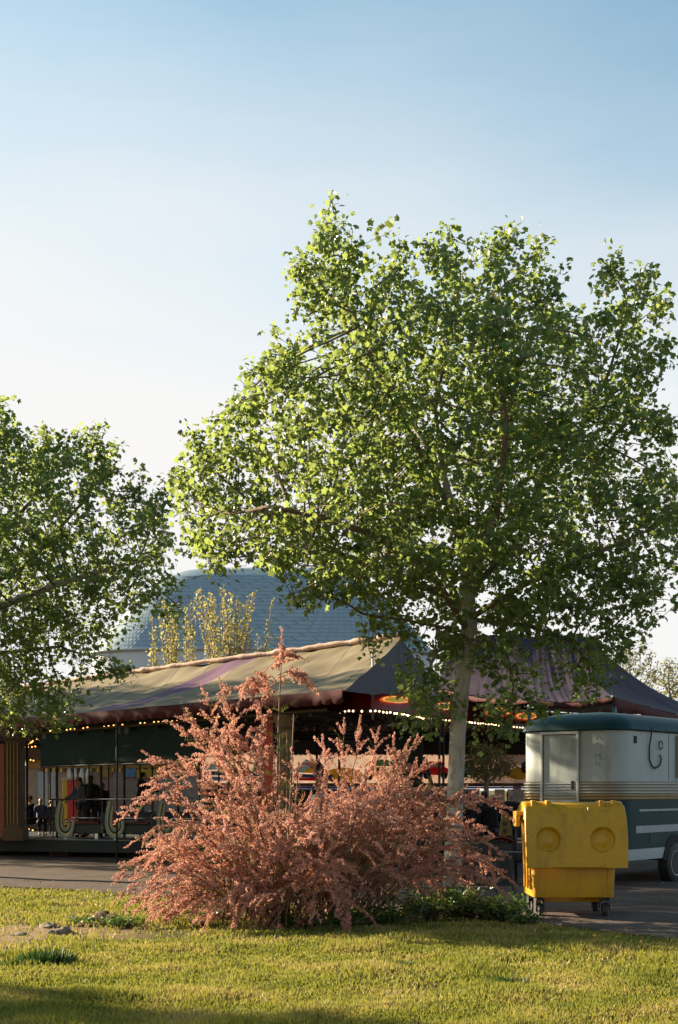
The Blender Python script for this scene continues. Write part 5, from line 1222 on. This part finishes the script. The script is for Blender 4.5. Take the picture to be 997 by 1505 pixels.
# ---------------------------------------------------------------- poplars and far trees
popm = foliage('poplar_leaf', [(0, (0.10, .11, .03)), (.5, (.20, .19, .055)), (1, (.34, .30, .12))], trans=.45, tcol=(.6, .55, .15), rough=.5, spec=.3)
farm = foliage('far_leaf', [(0, (0.05, .07, .025)), (.5, (.10, .12, .04)), (1, (.20, .19, .09))], trans=.35, tcol=(.45, .45, .12), rough=.6, spec=.2)
pbark = mat('pale_twig_bark', (.30, .22, .15), rough=.9, var=.2)
def poplar(label, Y, stems_, seed, nleaf=1.0):
    """upright shoots: (foot px, tip px, tip py)"""
    r = np.random.default_rng(seed); fx = sum(s[0] for s in stems_) / len(stems_); X0 = XX(fx, Y); root = empty('poplar_tree', (X0, Y, 0), 0, label, 'tree', 'poplar shoots in front of the hall'); mb = MB(); T = []; D = []
    zc = 2.2
    mb.tube([(0, 0, -.05), (0, 0, zc)], [.14, .11], n=8)
    for (fx_, tx, ty) in stems_:
        a = Vector((0, 0, zc)); m1 = Vector((XX(fx_, Y) - X0, r.normal() * .3, zc + 2.2)); t = Vector((XX(tx, Y) - X0, r.normal() * .5, ZZ(ty, Y))); N = 16
        pts = [a * (1-q)**2 + m1 * 2*q*(1-q) + t * q*q for q in [i / N for i in range(N + 1)]]
        mb.tube(pts, [.04 * (1 - .9 * i / N) + .004 for i in range(N + 1)], n=4, cap=False)
        L_ = (t - a).length
        for i in range(int(L_ * 26 * nleaf)):
            q = r.uniform(.25, 1) ; f = q * N; j = min(int(f), N - 1); p = pts[j].lerp(pts[j+1], f - j); sp = .16 * (1.25 - q)
            o = Vector((r.normal(), r.normal(), r.normal() * .5)) * sp; T.append(p + o + Vector((0, 0, .02))); D.append((r.normal(), r.normal(), r.uniform(-.3, .8)))
        for i in range(int(L_ * 2.2)):
            q = r.uniform(.2, .9); j = int(q * N); p = pts[j]; e_ = p + Vector((r.normal() * .14, r.normal() * .14, r.uniform(.3, .6))); mb.tube([p, e_], [.008, .003], n=3, cap=False)
            for k in range(int(4 * nleaf)): T.append(p.lerp(e_, r.random()) + Vector((r.normal(), r.normal(), r.normal())) * .04); D.append((r.normal(), r.normal(), .2))
    T = np.array([tuple(t) for t in T]); D = np.array(D); n = len(T); M = frames(r.normal(size=(n, 3)), D) * (.085 * r.uniform(.6, 1.4, n))[:, None, None]
    mb.build('trunk', pbark, root, smooth=True); scatter_mesh('crown', [(0,0,0),(.45,.4,0),(0,1,0),(-.45,.4,0)], [(0,1,2),(0,2,3)], M, T, popm, root)
rgp = random.Random(3)
poplar('bushy group of pale twiggy poplar shoots at the centre of the hall roof', 46, [(335 + rgp.uniform(-14, 14), 285 + i * 3.9 + rgp.uniform(-3, 3), 856 + rgp.uniform(0, 30) + (12 if i < 3 or i > 18 else 0)) for i in range(24)], 4)
poplar('narrow poplar left of the bushy group of shoots', 45, [(255 + rgp.uniform(-8, 8), 238 + i * 3.2, 885 + rgp.uniform(0, 22)) for i in range(8)], 5, 1.2)
poplar('slim poplar between the narrow poplar and the bushy group', 47, [(275, 268 + i * 4.2, 880 + rgp.uniform(0, 30)) for i in range(6)], 6, .9)
poplar('single thin poplar wand at the left end of the hall wall', 45, [(226, 224, 905), (226, 227, 925)], 7, 1.2)
poplar('low poplar with leaning shoots right of the bushy group', 46, [(380, 402, 885), (378, 396, 912), (376, 378, 930), (388, 410, 940), (372, 368, 925)], 8)
def far_tree(label, Y, px, top, wpx, hpx, seed, m=farm, dens_=1.0, trunkr=.16, leaf=.10, stop=None):
    r = np.random.default_rng(seed); X0 = XX(px, Y); z1 = ZZ(top, Y); hw = wpx / F * Y / 2; hh = hpx / F * Y; zc = z1 - hh / 2
    A = []
    while len(A) < 420:
        p = r.uniform(-1, 1, 3)
        if (p ** 2).sum() > 1: continue
        A.append((p[0] * hw, p[1] * hw, zc + p[2] * hh / 2))
    tr = [((0, 0, z), i - 1) for i, z in enumerate(np.arange(0, zc - hh * .35, .35))]
    pos, par = grow(tr, A, step=hw * .10, kill=hw * .12, infl=hw * 1.2, first=max(0, len(tr) - 3), seed=seed)
    rad = np.maximum(pipe(pos, par, tip=.006), .006); rad = np.minimum(rad, trunkr); rad[:len(tr)] = np.linspace(trunkr * 1.2, max(trunkr * .8, .02), len(tr))
    root = empty('far_tree', (X0, Y, 0), 0, label, 'tree'); mb = MB(); limbs_mesh(mb, pos, par, rad, thick_sides=8); mb.build('trunk', twigm if m is farm else pbark, root, smooth=True)
    M, T = leaves_on(pos, par, rad, 3.2 * dens_, leaf, r, thin=.014, spread=leaf * 1.5); scatter_mesh('crown', [(0,0,0),(.4,.4,0),(0,1,-.1),(-.4,.4,0)], [(0,1,2),(0,2,3)], M, T, m, root)
far_tree('sparse brownish tree showing beside the crown at the right edge', 52, 925, 935, 90, 90, 31, farm, .8)
far_tree('second sparse tree low at the right edge behind the purple tent', 55, 985, 965, 70, 70, 32, farm, .7)
far_tree('slender young tree standing in front of the painted board', 31.5, 715, 1090, 78, 62, 33, popm, 1.0, .07, .085)
# dark tree belt behind the fair, closing the view below the roofs
belt = [(-60, 62, 980, 230), (60, 66, 1010, 240), (-180, 60, 960, 260), (640, 64, 1010, 230), (760, 62, 1000, 220), (480, 66, 1020, 200), (1080, 60, 960, 230), (350, 70, 1040, 220), (210, 68, 1040, 200), (900, 66, 1020, 200)]
for i, (px, Y, top, wd) in enumerate(belt):
    pl = ['at the far left behind the booth', 'behind the stall on the left', 'outermost on the left behind the fair', 'behind the painted board near the trunk', 'behind the young tree and caravan', 'behind the middle of the painted board', 'outermost on the right behind the caravan', 'behind the left end of the painted board', 'behind the game stall', 'behind the purple tent'][i]
    far_tree('dark green background tree ' + pl, Y, px, top, wd, 150, 50 + i, farm, 1.4, .2, .22)

# ---------------------------------------------------------------- people
def skin_chain(name, V, E, Rr, m, parent, sub=1, root_i=0):
    me = bpy.data.meshes.new(name); me.from_pydata([tuple(v) for v in V], E, []); o = bpy.data.objects.new(name, me); COL.objects.link(o); o.parent = parent
    sk = o.modifiers.new('skin', 'SKIN'); sk.branch_smoothing = .6; sk.use_smooth_shade = True
    d = me.skin_vertices[0].data
    for i, r_ in enumerate(Rr): d[i].radius = (r_, r_) if not isinstance(r_, tuple) else r_
    d[root_i].use_root = True
    ss = o.modifiers.new('sub', 'SUBSURF'); ss.levels = sub; ss.render_levels = sub
    me.materials.append(m); return o
def person(X, Y, z, H, rz, label, skin=(.45, .27, .19), top=(.05, .05, .05), legs=(.03, .03, .04), shoe=(.03, .03, .03), hair=(.03, .02, .015), hairlen=0, sit=False, armL=(10, 10), armR=(10, 10), lean=0, group='people at the rides'):
    s = H / 1.72; root = empty('person', (X, Y, z), rz, label, 'person', group)
    ms = mat('skin_%.2f' % skin[0], skin, rough=.55, var=.08); mt = mat('cloth_%.2f_%.2f_%.2f' % top, top, rough=.85, var=.2, scale=4, bump=.3, bscale=10); ml_ = mat('trouser_%.2f_%.2f' % legs[:2], legs, rough=.85, var=.2, scale=5); mh = mat('hair_%.2f' % hair[0], hair, rough=.6, var=.3, scale=12); mo = mat('shoe_%.2f' % shoe[0], shoe, rough=.6)
    def rot(v, a, o):
        a = R(a); y, zz = v[1] - o[1], v[2] - o[2]; return Vector((v[0], o[1] + y * math.cos(a) - zz * math.sin(a), o[2] + y * math.sin(a) + zz * math.cos(a)))
    dz = -.40 if sit else 0; pel = Vector((0, 0, .94 + dz))
    def up(v): return rot(Vector(v) + Vector((0, 0, dz)), lean, pel) * s
    V = [pel * s, up((0, .0, 1.08)), up((0, .0, 1.28)), up((0, .005, 1.42)), up((0, 0, 1.49)), up((0, -.015, 1.56)), up((0, -.012, 1.64)), up((0, .0, 1.70))]; E = [(i, i+1) for i in range(7)]; Rr = [(.15, .11), (.125, .095), (.155, .105), (.09, .07), .05, (.068, .082), (.074, .092), (.05, .06)]
    V.append(up((0, -.115, 1.595))); E.append((5, 8)); Rr.append(.012)      # nose
    arm_top = {}
    for sx, (aside, afwd) in ((-1, armL), (1, armR)):
        sh = Vector((sx * .175, .005, 1.40)); d1 = Vector((sx * math.sin(R(aside)), -math.sin(R(afwd)), -math.cos(R(aside)) * math.cos(R(afwd)))).normalized(); el = sh + d1 * .29
        d2 = (d1 + Vector((-sx * .1, -.35 - math.sin(R(afwd)) * .8, .25 * math.sin(R(afwd))))).normalized(); wr = el + d2 * .25; k = len(V)
        V += [up(sh), up(el), up(wr), up(wr + d2 * .075)]; E += [(3, k), (k, k+1), (k+1, k+2), (k+2, k+3)]; Rr += [.058, .042, .03, (.038, .022)]; arm_top[sx] = (sh, el, wr)
        side = Vector((0, 1, 0)).cross(d2).normalized() if abs(d2.y) < .9 else Vector((1, 0, 0)); fw = d2.cross(side).normalized()
        for f in range(4):
            a = wr + d2 * .085 + fw * (.027 - .018 * f); b = a + (d2 + side * sx * .25).normalized() * (.045, .05, .047, .036)[f]; c = b + (d2 * .8 + side * sx * .5 - Vector((0, .2, 0))).normalized() * .035; q = len(V)
            V += [up(a), up(b), up(c)]; E += [(k+3, q), (q, q+1), (q+1, q+2)]; Rr += [.010, .009, .008]
        a = wr + d2 * .03 + fw * .03; b = a + (d2 * .6 + fw * .8).normalized() * .045; q = len(V); V += [up(a), up(b)]; E += [(k+2, q), (q, q+1)]; Rr += [.011, .010]
    leg = {}
    for sx in (-1, 1):
        hip = Vector((sx * .085, 0, .90 + dz)); st = sx * .03
        if sit: kn = Vector((sx * .11, -.42, .88 + dz)); an = Vector((sx * .10, -.44, .09)); toe = Vector((sx * .11, -.60, .04))
        else: kn = Vector((sx * .095, -.02 + st, .50)); an = Vector((sx * .10, .01 + st, .085)); toe = Vector((sx * .12, -.15 + st, .035))
        k = len(V); V += [hip * s, kn * s, an * s, toe * s]; E += [(0, k), (k, k+1), (k+1, k+2), (k+2, k+3)]; Rr += [.085, .056, .038, (.038, .03)]; leg[sx] = (hip, kn, an, toe)
    skin_chain('body', V, E, [((r_[0] * s, r_[1] * s) if isinstance(r_, tuple) else r_ * s) for r_ in Rr], ms, root, 1)
    # jacket
    V = [up((0, 0, .90 if not sit else .93)), up((0, 0, 1.08)), up((0, 0, 1.28)), up((0, .005, 1.42)), up((0, 0, 1.475))]; E = [(0, 1), (1, 2), (2, 3), (3, 4)]; Rr = [(.175, .135), (.155, .12), (.18, .13), (.12, .09), .062]
    for sx in (-1, 1):
        sh, el, wr = arm_top[sx]; k = len(V); V += [up(sh), up(el), up(wr - (wr - el) * .1)]; E += [(3, k), (k, k+1), (k+1, k+2)]; Rr += [.078, .058, .045]
    skin_chain('jacket', V, E, [((r_[0] * s, r_[1] * s) if isinstance(r_, tuple) else r_ * s) for r_ in Rr], mt, root, 1)
    V = [pel * s]; E = []; Rr = [(.165, .125)]
    for sx in (-1, 1):
        hip, kn, an, toe = leg[sx]; k = len(V); V += [hip * s, kn * s, (an + Vector((0, 0, .03))) * s]; E += [(0, k), (k, k+1), (k+1, k+2)]; Rr += [.10, .072, .055]
    skin_chain('trousers', V, E, [((r_[0] * s, r_[1] * s) if isinstance(r_, tuple) else r_ * s) for r_ in Rr], ml_, root, 1)
    for sx in (-1, 1):
        hip, kn, an, toe = leg[sx]; skin_chain('shoe', [(an + Vector((0, .03, -.02))) * s, (an * .5 + toe * .5 - Vector((0, 0, .01))) * s, (toe + Vector((0, -.02, 0))) * s], [(0, 1), (1, 2)], [.052 * s, .046 * s, (.046 * s, .035 * s)], mo, root, 1)
    if hairlen is not None:
        V = [up((0, .005, 1.675)), up((0, .035, 1.60)), up((0, .055, 1.52))]; Rr = [(.088, .10), (.088, .075), (.06, .04)]
        if hairlen: V += [up((0, .09, 1.52 - hairlen * .5)), up((0, .11, 1.50 - hairlen))]; Rr += [(.10, .05), (.07, .035)]
        skin_chain('hair', V, [(i, i+1) for i in range(len(V) - 1)], [(a * s, b * s) for a, b in Rr], mh, root, 1)
    return root
def pp(px, Y, z, H, rz, label, **k): return person(XX(px, Y), Y, z, H, R(rz), label, **k)
pp(122, 33.0, DK, 1.50, -60, 'person in a grey blue jacket leaning over the rail of the first car', top=(.14, .18, .24), legs=(.05, .05, .06), hair=(.02, .015, .01), hairlen=.28, lean=10, armR=(10, 45), armL=(10, 45))
pp(134, 33.3, DK, 1.54, 170, 'person with long dark hair and black coat seen from behind', top=(.012, .012, .014), hairlen=.42, shoe=(.4, .4, .42))
pp(151, 33.6, DK, 1.36, 150, 'shorter person in black to the right of the long haired one', top=(.012, .012, .012), hairlen=.2)
pp(206, 33.0, DK + .1, 1.52, 110, 'dark haired person in black top at the third car behind blossom', top=(.012, .012, .015), legs=(.10, .13, .18), hairlen=.25, shoe=(.45, .45, .45), armR=(40, 30), armL=(30, 50), lean=8)
pp(60, 34.6, DK, 1.25, 20, 'child with pale face in blue top low at the left of the ride', top=(.10, .14, .22), sit=True, hair=(.08, .05, .03))
pp(44, 34.2, DK, 1.35, -40, 'dark clothed rider sitting behind the booth pillar', top=(.015, .015, .015), sit=True, armR=(10, 60))
pp(76, 34.8, DK, 1.2, 60, 'small rider in grey sitting just left of the first curled panel', top=(.14, .14, .15), sit=True)
pp(475, 22.6, 0, 1.80, 30, 'bald person in a pale shirt standing behind the pink bush', skin=(.42, .20, .14), top=(.40, .40, .42), legs=(.08, .08, .10), hairlen=None)
pp(653, 23.0, 0, 1.22, 165, 'person with short grey brown hair low behind the bush by the trunk', skin=(.35, .22, .16), top=(.015, .015, .02), hair=(.10, .085, .06))
pp(698, 26.0, 0, 1.55, 200, 'person in a long black coat right beside the plane trunk', top=(.01, .01, .012), hairlen=.2)
pp(712, 27.0, 0, 1.60, 180, 'broad dark figure in front of the slender young tree', top=(.012, .012, .012), armR=(25, 20), armL=(25, 20))
pp(724, 26.2, 0, 1.52, 230, 'dark figure with arm held out beside the young tree', top=(.01, .01, .01), armR=(10, 60))
pp(750, 28.0, 0, 1.60, 10, 'long haired person in black facing the lawn next to the caravan', skin=(.45, .28, .2), top=(.01, .01, .01), hairlen=.35, hair=(.04, .025, .02))

# ---------------------------------------------------------------- small fairground things right of the trunk
def at_px(px, Y, z=0): return (XX(px, Y), Y, z)
o = empty('step_stand', at_px(744, 20.5), 0, 'small yellow stand with two round holes behind the bin handle', 'stand')
yp = mat('dull_yellow_paint', (.17, .105, .015), rough=.6, var=.2); mb = MB()
outl = [(-.10, .90), (-.06, 1.22), (.05, 1.22), (.10, .90)]
mb.extrude([(x, 0, z) for x, z in outl], (0, .03, 0)); mb.build('front_plate', yp, o, bevel=.004)
for z in (1.08, .97):
    c = MB(); c.lathe([(0, 0), (.035, 0), (.035, .008), (0, .008)], Matrix.Translation((-.02, -.001, z)) @ Matrix.Rotation(R(90), 4, 'X'), 16); c.build('hole', steel_d, o)
for x in (-.15, .15):
    for y in (.04, .33):
        c = MB(); c.tube([(x * .6, y, .63), (x, y, 0)], .014, n=6); c.build('leg', steel_d, o)
c = MB(); c.box((-.12, .02, .62), (.30, .35, .65)); c.build('shelf', steel_d, o)
orm = mat('orange_cloth', (.40, .09, .03), rough=.8, var=.2, bump=.3, bscale=8)
o = empty('folded_awning', at_px(700, 22.2), 0, 'sloping orange cover low between the trunk and the bin', 'cover'); mb = MB()
mb.grid(lambda u, v: (-.38 + 1.0 * u, .5 * v, .98 - .24 * u + .05 * math.sin(u * 9) - .06 * v), 20, 6); c = mb.build('cloth', orm, o, smooth=True); c.modifiers.new('thick', 'SOLIDIFY').thickness = .01
mb = MB(); mb.box((-.36, .02, 0), (.60, .5, .72)); mb.build('crate', steel_d, o, bevel=.01)
for i, (px, Y_, l_) in enumerate([(590, 24.2, 'dark steel barrier panel behind the right of the pink bush'), (655, 23.8, 'dark steel barrier panel behind the trunk'), (722, 23.4, 'dark steel barrier panel nearest the bin')]):
    o = empty('steel_barrier', at_px(px, Y_), R(-4), l_, 'barrier', 'dark barriers at the ride entrance'); mb = MB()
    mb.box((-.42, .02, .12), (.42, .04, .78)); mb.build('panel', mat('dark_blue_sheet', (.012, .022, .03), rough=.5), o)
    mb = MB(); mb.tube([(-.43, 0, 0), (-.43, 0, .92), (.43, 0, .92), (.43, 0, 0)], .02, n=6)
    for k in range(7): mb.tube([(-.36 + .12 * k, 0, .1), (-.36 + .12 * k, 0, .92)], .008, n=4)
    mb.build('frame', steel_d, o, smooth=True)
    mb = MB(); mb.box((-.45, -.15, 0), (-.41, .15, .03)); mb.box((.41, -.15, 0), (.45, .15, .03)); mb.build('foot', steel_d, o)

# ---------------------------------------------------------------- more park trees outside the picture: two shade the lawn and the canopy, three are added to block sky light
src = [r for r in PROTO.values()]
def copy_tree(src_, loc, rz, s, label):
    c = src_.copy(); COL.objects.link(c); c.location = loc; c.rotation_euler = (0, 0, rz); c.scale = (s, s, s); c['label'] = label; c['group'] = 'park trees around the lawn'
    for ch in list(src_.children):
        d = ch.copy(); COL.objects.link(d); d.parent = c
    return c
copy_tree(src[1], (-15.5, 35, 0), 2.1, 1.1, 'park tree beyond the left edge whose shade dapples the tan canopy')
copy_tree(src[0], (-17.6, 15.6, 0), 1.2, .82, 'park tree beyond the left edge that shades the near lawn')
copy_tree(src[0], (7.5, -5, 0), 4.0, 1.1, 'unseen tree added behind the camera on the right to block sky light')
copy_tree(src[1], (-5.5, -7, 0), 5.0, 1.2, 'unseen tree added behind the camera on the left to block sky light')
copy_tree(src[0], (11.5, 8, 0), .6, 1.0, 'unseen tree added beyond the right edge of the lawn to block sky light')
